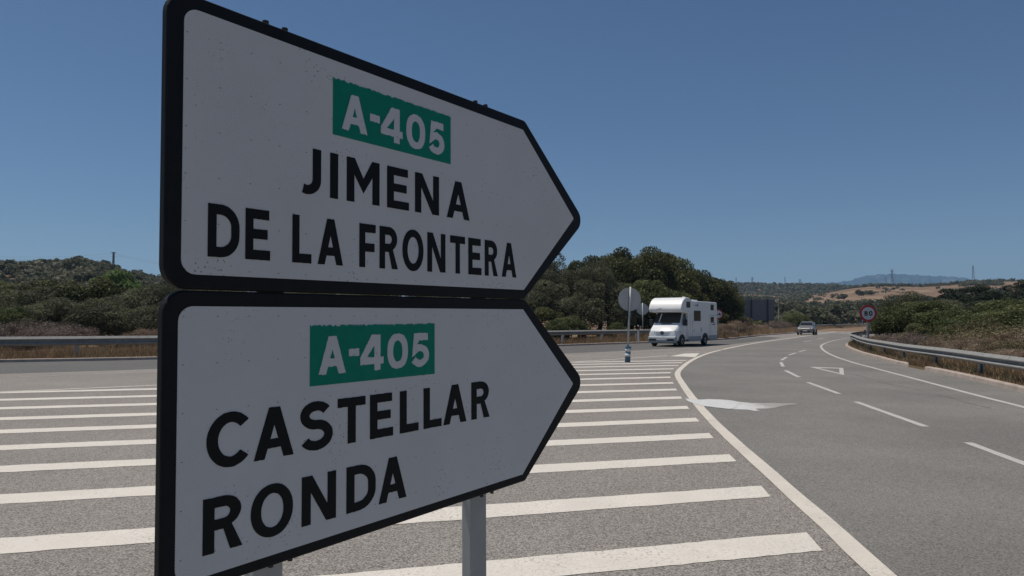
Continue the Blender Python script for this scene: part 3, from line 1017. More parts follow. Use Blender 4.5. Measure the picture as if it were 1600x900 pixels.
# reddish earth, boulders and a fallen trunk under the grove
def boulder(x, y, s, seed, mat, label):
    bm = bmesh.new()
    bmesh.ops.create_icosphere(bm, subdivisions=3, radius=1)
    q = np.random.RandomState(seed)
    ph = q.rand(6) * 6
    for v in bm.verts:
        c = v.co
        k_ = 1 + .16 * math.sin(c.x * 3 + ph[0]) * math.cos(c.y * 2.6 + ph[1]) + .1 * math.sin(c.z * 5 + ph[2] + c.x * 3) + .06 * math.sin(c.y * 9 + ph[3])
        v.co = Vector((c.x * s[0], c.y * s[1], max(c.z, -.4) * s[2])) * k_
    o = obj('boulder', bm, mat, smooth=True)
    o.location = (x, y, s[2] * .35)
    tag(o, label, 'boulder')
M_REDROCK = simple('reddish_sandstone', (.34, .20, .13), .9, 0, .35, 1.6, .8)
boulder(xd(850, 52.5), 52.5, (.85, .6, 1.25), 1, M_REDROCK, 'pale reddish boulder under the wild olive beside the lower arrow point')
boulder(xd(868, 53.5), 53.5, (.5, .5, .9), 2, M_REDROCK, 'smaller reddish boulder right of the pale one under the wild olive')
bm = bmesh.new()
a, b = Vector((xd(918, 54), 54, .75)), Vector((xd(952, 55), 55, .5))
tube(bm, a, a.lerp(b, .5) + Vector((0, 0, .1)), .22, .2, 9)
tube(bm, a.lerp(b, .5) + Vector((0, 0, .1)), b, .2, .12, 9)
tube(bm, a.lerp(b, .3), a.lerp(b, .3) + Vector((.4, .2, .5)), .09, .04, 6)
o = obj('fallen_trunk', bm, simple('reddish_bark', (.16, .085, .06), .9, 0, .3, 4, .6), smooth=True)
tag(o, 'reddish fallen tree trunk lying in the shade under the grove', 'log')

# ------------------------------------------------------------------ guardrails
def guardrail(path, side, top, bh, label, start=0, term_end=False, term_start=False):
    """W-beam barrier along a ground path; side points from the road to the rail"""
    P = resample(path, 4.0)
    root = empty('guardrail', (P[0].x, P[0].y, .1))
    tag(root, label, 'guardrail')
    org = Vector((P[0].x, P[0].y, .1))
    prof = [(0, .5), (.012, .49), (.092, .24), (.092, .18), (.005, .05), (.005, -.06), (.088, -.24), (.088, -.31), (.02, -.49), (0, -.5),
            (-.004, -.49), (.015, -.48), (.083, -.31), (.083, -.24), (.0, -.06), (.0, .05), (.087, .18), (.087, .24), (.008, .48), (-.004, .49)]
    fine = resample(path, .5)
    nf = normals2(fine)
    n = len(fine)
    for i in range(0, n - 1, 8):
        rings = []
        last = min(i + 8, n - 1)
        for j in range(i, last + 1):
            p, nn = fine[j], nf[j]
            z = top
            if term_end and j > n - 14: z = top - (j - (n - 14)) / 14 * (top - .1)
            if term_start and j < 10: z = top - (10 - j) / 10 * (top - .15)
            H = bh(p) if callable(bh) else bh
            e = .004 if (i // 8) % 2 else 0
            rings.append([(p.x - nn.x * side * (u + e) - org.x, p.y - nn.y * side * (u + e) - org.y, z - H / 2 + v * H) for u, v in prof])
        if len(rings) > 1:
            bm = bmesh.new()
            loft(bm, rings, True, True)
            obj('beam', bm, M_GALV, root)
    npst = normals2(P)
    pm = None
    for p, nn in zip(P, npst):
        if pm is None:
            bm = bmesh.new()
            prof2 = [(-.06, -.055), (.06, -.055), (.06, -.035), (-.045, -.035), (-.045, .035), (.06, .035), (.06, .055), (-.06, .055)]
            hgt = top - (.13 if not callable(bh) else .2)
            loft(bm, [[(u, v, z) for u, v in prof2] for z in (-.3, hgt)])
            box(bm, (.0, -.09, hgt - .12), (.09, .10, .2))
            o = obj('post', bm, M_POSTM, root)
            pm = o.data
        else:
            o = link('post', pm, None, root)
        o.location = (p.x + nn.x * side * .16 - org.x, p.y + nn.y * side * .16 - org.y, 0)
        o.rotation_euler = (0, 0, math.atan2(-nn.y * side, -nn.x * side) + math.pi / 2)
    return root

lgr = offset([p for p in LK if p.x > -45 and p.y < 62], .85)
guardrail(lgr, 1, .90, lambda p: .31 + .09 * min(1, max(0, (38 - p.y) / 10)), 'long galvanised guardrail along the left kerb running behind the signs and motorhome', term_end=True)
rgr = [Vector(p) for p in ((8.8, 5), (10.2, 9), (11.1, 12.2), (12.05, 15.9), (12.85, 18.8), (13.85, 22.2), (15.0, 26.8), (16.0, 29.9), (17.55, 34.6), (19.5, 39.6), (21.3, 43.8), (23.2, 48.3), (26.2, 54), (31, 61.5), (38, 70), (50, 82))]
guardrail(spline(rgr, .5), -1, .66, .32, 'galvanised guardrail curving along the right edge of the lane below the scrub')
fgr = offset([p for p in LK if p.x > 46 and p.x < 150], 1.4)
guardrail(fgr, 1, .8, .36, 'distant guardrail on the outside of the far bend beyond the silver car')

# ------------------------------------------------------------------ lettering
def arc(cx, cy, rx, ry, a0, a1, n=14):
    return [(cx + rx * math.cos(math.radians(a0 + (a1 - a0) * i / n)), cy + ry * math.sin(math.radians(a0 + (a1 - a0) * i / n))) for i in range(n + 1)]

def stroke(path, s):
    P = [Vector(p) for p in path]
    n = len(P)
    L, R = [], []
    for i in range(n):
        d0 = (P[i] - P[i - 1]).normalized() if i else None
        d1 = (P[i + 1] - P[i]).normalized() if i < n - 1 else None
        if d0 is None: d0 = d1
        if d1 is None: d1 = d0
        n0, n1 = Vector((-d0.y, d0.x)), Vector((-d1.y, d1.x))
        m = (n0 + n1).normalized()
        k_ = s / 2 / max(.35, m.dot(n0))
        L.append(P[i] + m * k_)
        R.append(P[i] - m * k_)
    return [tuple(p) for p in L + R[::-1]]

def glyph(ch, w, h, s):
    e = s / 2
    if ch == 'I': return [[(0, 0), (0, h), (w, h), (w, 0)]]
    if ch == '-': return [[(0, .44 * h), (0, .64 * h), (w, .64 * h), (w, .44 * h)]]
    if ch == 'E':
        m0, m1 = .5 * h - e + .01 * h, .5 * h + e + .01 * h
        return [[(0, 0), (0, h), (w * .95, h), (w * .95, h - s), (s, h - s), (s, m1), (w * .89, m1), (w * .89, m0), (s, m0), (s, s), (w, s), (w, 0)]]
    if ch == 'F':
        m0, m1 = .46 * h - e, .46 * h + e
        return [[(0, 0), (0, h), (w, h), (w, h - s), (s, h - s), (s, m1), (w * .93, m1), (w * .93, m0), (s, m0), (s, 0)]]
    if ch == 'L': return [[(0, 0), (0, h), (s, h), (s, s), (w, s), (w, 0)]]
    if ch == 'T': return [[(w / 2 - e, 0), (w / 2 - e, h - s), (0, h - s), (0, h), (w, h), (w, h - s), (w / 2 + e, h - s), (w / 2 + e, 0)]]
    if ch == 'N': return [[(0, 0), (0, h), (s * 1.15, h), (w - s, .34 * h), (w - s, h), (w, h), (w, 0), (w - s * 1.15, 0), (s, .66 * h), (s, 0)]]
    if ch == 'M': return [[(0, 0), (0, h), (s * 1.05, h), (w / 2, .56 * h), (w - s * 1.05, h), (w, h), (w, 0), (w - s, 0), (w - s, .63 * h), (w / 2, .23 * h), (s, .63 * h), (s, 0)]]
    if ch == 'A':
        b, f, c = .56 * s, 1.06 * s, w / 2
        H2 = (c - f) * h / (c - b)
        y0, y1 = .2 * h, .2 * h + s * .92
        xl = lambda y: f + (c - f) * y / H2
        return [[(0, 0), (c - b, h), (c + b, h), (w, 0), (w - f, 0), (w - xl(y0), y0), (xl(y0), y0), (f, 0)],
                [(xl(y1), y1), (w - xl(y1), y1), (c, H2)]]
    if ch == 'J':
        r_ = min(w - s, .3 * h)
        return [stroke([(w - e, h), (w - e, e + r_)] + arc(w - e - r_, e + r_, r_, r_, 0, -90, 10)[1:] + [(s * .1, e + .02 * h)], s)]
    if ch == 'D':
        o = [(0, 0), (0, h)] + arc(w * .40, h * .58, w * .60, h * .42, 90, 0, 9) + arc(w * .40, h * .42, w * .60, h * .42, 0, -90, 9)
        i = [(s, s), (s, h - s)] + arc(w * .38, h * .58, w * .62 - s, h * .42 - s, 90, 0, 9) + arc(w * .38, h * .42, w * .62 - s, h * .42 - s, 0, -90, 9)
        return [o, i]
    if ch == 'R':
        o = [(0, 0), (0, h)] + arc(w * .5, h * .715, w * .46, h * .285, 90, -62, 14) + [(w, 0), (w - s * 1.12, 0), (w * .66 - s * .55, .40 * h), (s, .40 * h), (s, 0)]
        i = [(s, .40 * h + s), (s, h - s)] + arc(w * .5, h * .70, w * .46 - s, h * .30 - s, 90, -90, 12)
        i[-1] = (w * .5, .40 * h + s)
        return [o, i]
    if ch in 'O0':
        def sup(rx, ry, p):
            return [(w / 2 + rx * math.copysign(abs(math.cos(t)) ** p, math.cos(t)), h / 2 + ry * math.copysign(abs(math.sin(t)) ** p, math.sin(t))) for t in [6.28318 * k_ / 44 for k_ in range(44)]]
        ov = .015 * h
        p = .97 if ch == 'O' else .88
        return [sup(w / 2, h / 2 + ov, p), sup(w / 2 - s, h / 2 + ov - s * .95, p)]
    if ch == 'C':
        return [stroke(arc(w * .53, h / 2, w * .53 - e, h / 2 + .015 * h - e, 42, 318, 34), s)]
    if ch == 'S':
        m = .525 * h
        ov = .012 * h
        yt, rt = (h + ov - e + m) / 2, (h + ov - e - m) / 2
        yb, rb = (m + e - ov) / 2, (m - e + ov) / 2
        p = arc(w / 2, yt, w * .47 - e, rt, 28, 270, 22)[:-1] + arc(w / 2, yb, w * .5 - e, rb, 90, -152, 22)
        return [stroke(p, s)]
    if ch == '4':
        xl, xr = .60 * w, .60 * w + s
        y0, y1 = .17 * h, .17 * h + s * .95
        return [[(xr, h), (xr, y1), (w, y1), (w, y0), (xr, y0), (xr, 0), (xl, 0), (xl, y0), (0, y0), (0, y1), (xl - .12 * w, h)],
                [(.27 * w, y1), (xl, y1), (xl, .70 * h)]]
    if ch == '5':
        p = [(w * .93, h - e), (.13 * w + e, h - e), (.07 * w + e, .50 * h)] + arc(w * .46, .33 * h, w * .54 - e, .33 * h - e + .012 * h, 122, -150, 26)[1:]
        return [stroke(p, s)]
    if ch == '8':
        yu, ru, yl, rl = .75 * h, .26 * h, .285 * h, .295 * h
        wu = w * .46
        up = [q for q in arc(w / 2, yu, wu, ru, -60, 240, 30)]
        lo = [q for q in arc(w / 2, yl, w / 2, rl, 120, 420, 30)]
        o = [q for q in up if q[1] > .535 * h] + [q for q in lo if q[1] < .525 * h]
        return [o, arc(w / 2, yu, wu - s, ru - s * .85, 0, 345, 22), arc(w / 2, yl, w / 2 - s, rl - s * .85, 0, 345, 22)]
    raise ValueError(ch)

def jag(loop, amp, q, step=.004):
    """ragged, peeling film edge along the lower edges of a glyph"""
    out = []
    n = len(loop)
    for i in range(n):
        a, b = Vector(loop[i]), Vector(loop[(i + 1) % n])
        L = (b - a).length
        k_ = max(1, int(L / step))
        for j in range(k_):
            p = a.lerp(b, j / k_)
            if abs(b.x - a.x) > abs(b.y - a.y) * .6:
                p.y += q.uniform(-amp, amp * .6)
            else:
                p.x += q.uniform(-amp, amp) * .25
            out.append(tuple(p))
    return out

def legend(name, text, ext, v0, v1, t, k_, mat, parent, y, rag=0.0, seed=1):
    """a line of lettering as one thin mesh; ext gives the left and right edge of each letter"""
    q = random.Random(seed)
    cu = bpy.data.curves.new(name, 'CURVE')
    cu.dimensions = '2D'
    cu.fill_mode = 'BOTH'
    cu.extrude = .0005
    h = v1 - v0
    for ch, (a, b) in zip(text, ext):
        sx = t / k_
        for lp in glyph(ch, (b - a) / sx, h, k_):
            if rag: lp = jag(lp, rag, q)
            sp = cu.splines.new('POLY')
            sp.points.add(len(lp) - 1)
            for pt, (x, z) in zip(sp.points, lp):
                pt.co = (a + x * sx, v0 + z, 0, 1)
            sp.use_cyclic_u = True
    tmp = bpy.data.objects.new('tmp', cu)
    me = bpy.data.meshes.new_from_object(tmp)
    bpy.data.objects.remove(tmp)
    me.transform(Matrix(((1, 0, 0, 0), (0, 0, 1, y), (0, 1, 0, 0), (0, 0, 0, 1))))
    me.name = name
    return link(name, me, mat, parent)

# ------------------------------------------------------------------ the big direction signs
U = Vector((0.59365592, 0.80467126, 0.00876383))
N = Vector((0.80470217, -0.59367862, 0.0)).normalized()
V = N.cross(U) * -1 if N.cross(U).z < 0 else N.cross(U)
V.normalize()
P0 = Vector((-0.70878818, 1.43931847, 1.66567589))
Z0 = P0.z / V.z
base0 = P0 - V * Z0
post_sign = empty('direction_signpost')
post_sign.matrix_world = Matrix((( U.x, -N.x, V.x, base0.x), (U.y, -N.y, V.y, base0.y), (U.z, -N.z, V.z, base0.z), (0, 0, 0, 1)))
tag(post_sign, 'two stacked white arrow-shaped direction signs with black borders on galvanised posts, pointing right', 'road sign')

def film_mat():
    k = NB('white_retroreflective_film')
    co = k.co()
    sep = k.n('ShaderNodeSeparateXYZ')
    k.l(co, sep.inputs[0])
    x, z = sep.outputs['X'], sep.outputs['Z']
    # fine diagonal honeycomb
    d1 = k.math('SINE', k.math('MULTIPLY', x, 1208))
    d2 = k.math('SINE', k.math('MULTIPLY', z, 952))
    hc = k.math('MULTIPLY', d1, d2)
    c = k.mix(k.math('MULTIPLY_ADD', hc, .5, .5), (.50, .51, .52), (.71, .72, .72))
    # stains
    st = k.ramp(k.noise(2.4, 5, .6), [(.35, (.94, .93, .92)), (.7, (1, 1, 1))])
    c = k.mix(1, c, st, 'MULTIPLY')
    # small maker's marks on a grid
    fx = k.math('ABSOLUTE', k.math('SUBTRACT', k.math('FRACT', k.math('DIVIDE', x, .0765)), .5))
    fz = k.math('ABSOLUTE', k.math('SUBTRACT', k.math('FRACT', k.math('DIVIDE', z, .1005)), .5))
    mk = k.math('MULTIPLY', k.math('LESS_THAN', fx, .030), k.math('LESS_THAN', fz, .011))
    c = k.mix(k.math('MULTIPLY', mk, .62), c, (.05, .05, .06))
    # brown specks gathered in patches
    spv = k.vor(95)
    sp_ = k.ramp(spv, [(.15, (1, 1, 1)), (.24, (0, 0, 0))])
    pm = k.ramp(k.noise(5, 3, .6), [(.54, (0, 0, 0)), (.66, (1, 1, 1))])
    c = k.mix(k.math('MULTIPLY', k.math('MULTIPLY', sp_, pm), .8), c, (.16, .11, .05))
    k.base(c).set(.55, spec=.35)
    k.bump(hc, .0006, .25)
    return k.m
M_FILM = film_mat()

def round_poly(pts, radii, n=7):
    out = []
    m = len(pts)
    for i in range(m):
        p, a, b = Vector(pts[i]), Vector(pts[i - 1]), Vector(pts[(i + 1) % m])
        r_ = radii[i]
        if r_ <= 0:
            out.append(tuple(p)); continue
        da, db = (a - p).normalized(), (b - p).normalized()
        ang = da.angle(db)
        t = r_ / math.tan(ang / 2)
        s, e = p + da * t, p + db * t
        c = p + (da + db).normalized() * (r_ / math.sin(ang / 2))
        a0 = math.atan2(s.y - c.y, s.x - c.x)
        a1 = math.atan2(e.y - c.y, e.x - c.x)
        while a1 - a0 > math.pi: a1 -= 2 * math.pi
        while a1 - a0 < -math.pi: a1 += 2 * math.pi
        for k_ in range(n + 1):
            t_ = a0 + (a1 - a0) * k_ / n
            out.append((c.x + r_ * math.cos(t_), c.y + r_ * math.sin(t_)))
    return out

def slab(name, poly, y0, y1, mat, parent, bevel=0):
    bm = bmesh.new()
    a = [bm.verts.new((x, y0, z + Z0)) for x, z in poly]
    b = [bm.verts.new((x, y1, z + Z0)) for x, z in poly]
    n = len(poly)
    bm.faces.new(a); bm.faces.new(b[::-1])
    for i in range(n): bm.faces.new((a[i], b[i], b[(i + 1) % n], a[(i + 1) % n]))
    return obj(name, bm, mat, parent, bevel=bevel, seg=3)

def arrow_panel(outer, ro, inner, ri, label):
    p = slab('arrow_panel', round_poly(outer, ro), 0, .024, M_BLACK, post_sign, .005)
    p['label'] = label
    slab('white_face', round_poly(inner, ri), -.0016, -.0001, M_FILM, p)
    return p

up = arrow_panel([(-.004, .050), (1.270, .049), (1.686, .3655), (1.279, .6805), (-.004, .6805)], (.05, .012, .045, .03, .05),
                 [(.0315, .0815), (1.262, .0803), (1.600, .3666), (1.262, .6445), (.0315, .650)], (.032, .006, .006, .006, .032),
                 'upper arrow panel reading A-405 JIMENA DE LA FRONTERA')
lo = arrow_panel([(-.0045, -.584), (1.2675, -.5805), (1.674, -.269), (1.274, .0462), (-.0045, .0478)], (.05, .012, .045, .03, .05),
                 [(.027, -.558), (1.2485, -.5545), (1.585, -.271), (1.2565, .0127), (.027, .0142)], (.032, .006, .006, .006, .032),
                 'lower arrow panel reading A-405 CASTELLAR RONDA')

def rag_rect(x0, x1, z0, z1, seed):
    q = random.Random(seed)
    top = [(x1 - (x1 - x0) * i / 120, z1 + q.choice([0, 0, .001, -.0012, -.003, .0015])) for i in range(121)]
    return [(x0, z0), (x1, z0)] + top
slab('route_plate', rag_rect(.4245, .878, .456, .604, 1), -.0024, -.0017, M_GREEN, up)
slab('route_plate', rag_rect(.358, .805, -.1795, -.031, 2), -.0024, -.0017, M_GREEN, lo)
def lg(*a, **k_):
    nm, tx, ext, v0, v1 = a[:5]
    return legend(nm, tx, ext, v0 + Z0, v1 + Z0, *a[5:], **k_)
lg('route_number', 'A-405', [(.4531, .5396), (.5494, .5842), (.5889, .6711), (.6864, .7636), (.780, .8478)], .4765, .573, .0215, .0205, M_FILM, up, -.0031, rag=.0016, seed=3)
lg('place_name', 'JIMENA', [(.3325, .3883), (.4169, .4421), (.4709, .5847), (.6132, .6976), (.7228, .8245), (.8598, .9671)], .2915, .4075, .0252, .0225, M_INK, up, -.0024, rag=.0003)
W2 = [(.0894, .1644), (.1795, .2436), (.3049, .3603), (.3797, .4591), (.5143, .5712), (.5859, .6542), (.6724, .7572), (.7743, .8528), (.8752, .9446), (.9611, 1.0261), (1.0439, 1.112), (1.1351, 1.2166)]
for tx_, ex_ in (('DE', W2[:2]), ('LA', W2[2:4]), ('FRONTERA', W2[4:])):
    lg('place_name', tx_, ex_, .1215, .2375, .0198, .0225, M_INK, up, -.0024, rag=.0003)
lg('route_number', 'A-405', [(.3835, .469), (.4795, .514), (.5177, .6001), (.6142, .6929), (.7074, .7795)], -.153, -.058, .0215, .0205, M_FILM, lo, -.0031, rag=.0016, seed=4)
lg('place_name', 'CASTELLAR', [(.0918, .1995), (.2058, .3124), (.3281, .4289), (.4444, .5367), (.553, .6369), (.663, .7368), (.7579, .8347), (.8433, .9489), (.9738, 1.0655)], -.3355, -.2185, .0262, .0228, M_INK, lo, -.0024, rag=.0006, seed=6)
lg('place_name', 'RONDA', [(.0858, .1791), (.1995, .3116), (.3367, .440), (.4739, .5733), (.5847, .6881)], -.5135, -.396, .0262, .0228, M_INK, lo, -.0024, rag=.0006, seed=7)

for uc in (.27, 1.05):
    bm = bmesh.new()
    box(bm, (uc, .030 + .021, (Z0 + .66) / 2), (.08, .042, Z0 + .66))
    obj('post', bm, M_POSTM, post_sign, bevel=.006, seg=2)
    for pn, zs in ((up, (.60, .13)), (lo, (-.03, -.54))):
        for z in zs:
            bm = bmesh.new()
            box(bm, (uc, .0268, z + Z0), (.2, .0044, .035))
            box(bm, (uc, .077, z + Z0), (.11, .006, .035))
            for sx in (-.055, .055):
                tube(bm, (uc + sx, .027, z + Z0), (uc + sx, .09, z + Z0), .005, n=8)
            obj('clamp', bm, M_POSTM, post_sign)
    bm = bmesh.new()
    for sx in (-.0265, .0265):
        tube(bm, (uc - .006 + sx, .014, Z0 + .676), (uc - .006 + sx, .014, Z0 + .690), .0075, n=8)
        tube(bm, (uc + .02 + sx, .014, Z0 - .590), (uc + .02 + sx, .014, Z0 - .578), .006, n=8)
    obj('bolt', bm, M_RUST, post_sign)

# ------------------------------------------------------------------ round signs and other signs
def disc(name, r_, th, mat, parent, y0, z, n=40, bevel=.004):
    bm = bmesh.new()
    tube(bm, (0, y0, z), (0, y0 + th, z), r_, n=n)
    return obj(name, bm, mat, parent, bevel=bevel)

# round sign seen from behind, on a blue and white bollard base, on the island
s1 = at(980.5, 566)
t = empty('round_sign', (s1.x, s1.y, 0), math.radians(10))
tag(t, 'round sign back on a pole with blue and white foot sleeve on the hatched island', 'road sign')
bm = bmesh.new()
tube(bm, (0, 0, .3), (.16, .02, 3.0), .04, n=14)
obj('pole', bm, M_POSTM, t, smooth=True)
bm = bmesh.new()
tube(bm, (0, 0, 0), (.035, 0, .63), .11, .10, n=18)
obj('sleeve', bm, M_BLUEPL, t, smooth=True)
for z in (.235, .43):
    bm = bmesh.new()
    tube(bm, (.013 * z / .23, 0, z), (.013 * (z + .1) / .23, 0, z + .10), .113, n=18)
    obj('white_band', bm, M_WHITEPL, t, smooth=True)
bm = bmesh.new()
tube(bm, (.03, 0, .56), (.034, 0, .63), .125, .125, n=18)
obj('sleeve_collar', bm, M_BLUEPL, t)
d = disc('disc', .455, .004, M_SIGNBACK, t, .06, 2.50)
d.location.x = .135
bm = bmesh.new()
rings = [[(.455 * math.cos(a) * f, y, 2.5 + .455 * math.sin(a) * f) for f, y in ((1, .045), (1.03, .045), (1.03, .07), (1, .07))] for a in [6.28318 * k_ / 40 for k_ in range(41)]]
loft(bm, rings, True, False)
o = obj('rim', bm, M_SIGNBACK, t)
o.location.x = .135
bm = bmesh.new()
for z in (2.3, 2.7):
    box(bm, (.135, .052, z), (.14, .012, .04))
obj('bracket', bm, M_POSTM, t)

# second round sign back behind the guardrail
D2 = 53.5
t = empty('round_sign', (xd(1004, D2), D2, .1), math.radians(-6))
tag(t, 'smaller round sign back behind the guardrail, partly hidden by the nearer round sign', 'road sign')
bm = bmesh.new()
tube(bm, (0, 0, -.2), (.0, 0, 2.9), .04, n=12)
obj('pole', bm, M_POSTM, t, smooth=True)
disc('disc', .44, .02, M_SIGNBACK, t, .05, 2.42)

# 80 speed limit
D3 = 37.5
t = empty('speed_limit_sign', (xd(1355.6, D3), D3, .1), math.radians(-3))
tag(t, 'round white 80 speed limit sign with red ring behind the right guardrail', 'road sign')
zc = hd(489.7, D3) - .1
bm = bmesh.new()
box(bm, (-.01, 0, zc / 2 + .1), (.10, .05, zc + .3))
obj('post', bm, M_POSTM, t, bevel=.006)
disc('disc', .45, .02, M_RED, t, -.055, zc)
disc('white_face', .335, .002, M_WHITEFILM, t, -.0575, zc, bevel=0)
legend('numerals', '80', [(-.215, -.02), (.03, .225)], zc - .125, zc + .125, .062, .056, M_INK, t, -.0585)

# overtaking ban sign behind the motorhome
D4 = 62
t = empty('no_overtaking_sign', (xd(1121.5, D4), D4, .1), math.radians(-4))
tag(t, 'red-ringed white round sign peeking out behind the rear of the motorhome', 'road sign')
zc = hd(491, D4) - .1
bm = bmesh.new()
tube(bm, (0, 0, -.2), (0, 0, zc + .4), .035, n=10)
obj('pole', bm, M_POSTM, t)
disc('disc', .43, .02, M_RED, t, -.06, zc)
disc('white_face', .33, .002, M_WHITEFILM, t, -.0625, zc, bevel=0)
for cx, m in ((-.14, M_RED), (.14, M_INK)):
    bm = bmesh.new()
    plate(bm, [(cx - .11, -.0635, zc - .08), (cx + .11, -.0635, zc - .08), (cx + .11, -.0635, zc + .01), (cx + .07, -.0635, zc + .02), (cx + .05, -.0635, zc + .09), (cx - .05, -.0635, zc + .09), (cx - .07, -.0635, zc + .02), (cx - .11, -.0635, zc + .01)], (0, .0007, 0))
    obj('car_symbol', bm, m, t)

# back of a big rectangular sign
D5 = 100
t = empty('rectangular_sign', (xd(1186.5, D5), D5, .1), math.radians(-8))
tag(t, 'dark grey back of a large rectangular road sign on posts among the dry scrub', 'road sign')
z0, z1 = hd(500.5, D5) - .1, hd(467.5, D5) - .1
hw = 22.6 / F * D5
bm = bmesh.new()
box(bm, (0, 0, (z0 + z1) / 2), (2 * hw, .05, z1 - z0))
obj('panel', bm, M_DARKBACK, t, bevel=.02)
for x in (-hw + .95, hw - .95):
    bm = bmesh.new()
    box(bm, (x, -.08, z1 / 2 - .05), (.2, .11, z1 + .1))
    obj('post', bm, simple('dark_steel', (.045, .047, .052), .6, .2), t)

def little_sign(name, px, py, D, wd, ht, cols, label, legs=True):
    t = empty(name, (xd(px, D), D, max(.05, float(terrain_z(xd(px, D), D)))), math.radians(-10))
    tag(t, label, 'road sign')
    zc = hd(py, D) - t.location.z
    bm = bmesh.new()
    box(bm, (0, .03, zc), (wd, .03, ht))
    obj('panel', bm, cols[0], t)
    bm = bmesh.new()
    box(bm, (0, .012, zc), (wd * .5, .006, ht * .8))
    obj('marking', bm, cols[1], t)
    bm = bmesh.new()
    for x in (-wd * .35, wd * .35):
        box(bm, (x, .07, zc / 2), (.06, .05, zc + .4))
    obj('leg', bm, M_POSTM, t)
M_SIGNBLUE = simple('blue_sign_film', (.03, .09, .30), .5)
little_sign('chevron_sign', 1297.8, 501, 172, .85, 1.7, (M_WHITEFILM, M_SIGNBLUE), 'small white and blue bend marker panel beyond the silver car')
little_sign('bend_sign', 1344.5, 502.6, 178, .95, .95, (M_WHITEFILM, M_SIGNBLUE), 'tiny pale square sign left of the 80 sign pole, at the far bend')

def delineator(px, D, label, z0=.1, h=.95):
    t = empty('delineator_post', (xd(px, D), D, z0), math.radians(rnd.uniform(-10, 10)))
    tag(t, label, 'marker post')
    bm = bmesh.new()
    prism(bm, [(-.06, 0), (.06, 0), (.06, h - .05), (-.06, h)], -.045, .045)
    obj('body', bm, M_WHITEPL, t, bevel=.01)
    bm = bmesh.new()
    prism(bm, [(-.063, h - .33), (.063, h - .37), (.063, h - .13), (-.063, h - .09)], -.048, .048)
    b = obj('black_band', bm, M_INK, t)
    bm = bmesh.new()
    box(bm, (0, -.0495, h - .22), (.05, .003, .1))
    obj('reflector', bm, M_RED, t)
delineator(997, 50.2, 'white marker post with black band behind the guardrail between the round signs', h=1.25)
delineator(1203.7, 92, 'small white marker post on the verge under the grey panel', h=1.1)
delineator(1350.5, 68, 'small marker post with red reflector at the far end of the right guardrail', h=.75)

# ------------------------------------------------------------------ poles, pylons, houses
D6 = 126
t = empty('utility_pole', (xd(1216.5, D6), D6, 0))
tag(t, 'pale concrete utility pole right of the grey panel with a box at its top', 'pole')
hp = hd(468, D6)
bm = bmesh.new()
tube(bm, (0, 0, -.2), (0, 0, hp), .12, .08, 8)
obj('pole', bm, simple('pale_concrete', (.42, .39, .34), .9), t)
bm = bmesh.new()
box(bm, (-.25, 0, hp - .22), (.5, .3, .36))
obj('box', bm, simple('pale_cabinet', (.5, .45, .38), .8), t, bevel=.03)

M_PYL = simple('grey_lattice_steel', (.16, .165, .17), .6, .1)
def pylon(px, ytop, D, label, zb=None, arms=2, wdt=.06, thick=.10):
    x = xd(px, D)
    zb = float(terrain_z(x, D)) if zb is None else zb
    h = hd(ytop, D) - zb
    t = empty('pylon', (x, D, zb), rnd.uniform(-.4, .4))
    tag(t, label, 'pylon', 'power line pylons on the hills')
    bm = bmesh.new()
    b0, b1 = h * wdt * 1.3, h * .018
    lev = [0, .22, .42, .58, .72, .84, .94, 1]
    cn = lambda f: [Vector((sx * (b0 + (b1 - b0) * f), sy * (b0 + (b1 - b0) * f), f * h)) for sx, sy in ((-1, -1), (1, -1), (1, 1), (-1, 1))]
    thick *= .45
    for a, b in zip(lev, lev[1:]):
        A, B = cn(a), cn(b)
        for i in range(4):
            tube(bm, A[i], B[i], thick, n=4)
            tube(bm, A[i], B[(i + 1) % 4], thick * .6, n=4)
            tube(bm, A[(i + 1) % 4], B[i], thick * .6, n=4)
    obj('mast', bm, M_PYL, t)
    for k_ in range(arms):
        z = h * (.985 - .1 * k_)
        wd = h * .085 * (1 + .25 * k_)
        bm = bmesh.new()
        tube(bm, (-wd, 0, z), (wd, 0, z), thick, n=4)
        tube(bm, (-wd, 0, z), (0, 0, z - h * .04), thick * .7, n=4)
        tube(bm, (wd, 0, z), (0, 0, z - h * .04), thick * .7, n=4)
        for sx in (-1, 0, 1):
            tube(bm, (sx * wd * .95, 0, z), (sx * wd * .95, 0, z + h * .025), thick * .8, n=4)
        obj('cross_arm', bm, M_PYL, t)
    return t, Vector((x, D, zb + h))
pl = [
    pylon(175.5, 393.5, 310, 'slim pylon standing on the left hill above the bright green tree', arms=1, wdt=.024, thick=.24),
    pylon(1150.8, 434, 1010, 'pylon on the wooded ridge nearest the grove', thick=.16),
    pylon(1176, 433, 640, 'tall pylon in front of the wooded ridge above the grey panel', thick=.13),
    pylon(1227, 433, 1015, 'slim pylon on the skyline left of the silver car', thick=.16),
    pylon(1250.7, 436, 640, 'tall pylon in front of the ridge above the silver car', thick=.13),
    pylon(1395, 421, 640, 'tallest pylon standing before the blue mountain above the 80 sign', thick=.16),
    pylon(1385, 433, 900, 'faint pylon just left of the tallest one', thick=.1),
    pylon(1522, 414.5, 655, 'lattice mast on the ridge above the dark pines', arms=0, wdt=.05, thick=.16),
]
def wire(a, b, sag, r_, label, n=14):
    bm = bmesh.new()
    prev = None
    for i in range(n + 1):
        f = i / n
        p = a.lerp(b, f) - Vector((0, 0, sag * 4 * f * (1 - f)))
        if prev is not None: tube(bm, prev, p, r_, n=4, cap=False)
        prev = p
    o = obj('power_cable', bm, M_PYL)
    tag(o, label, 'cable', 'power cables')
top = pl[0][1]
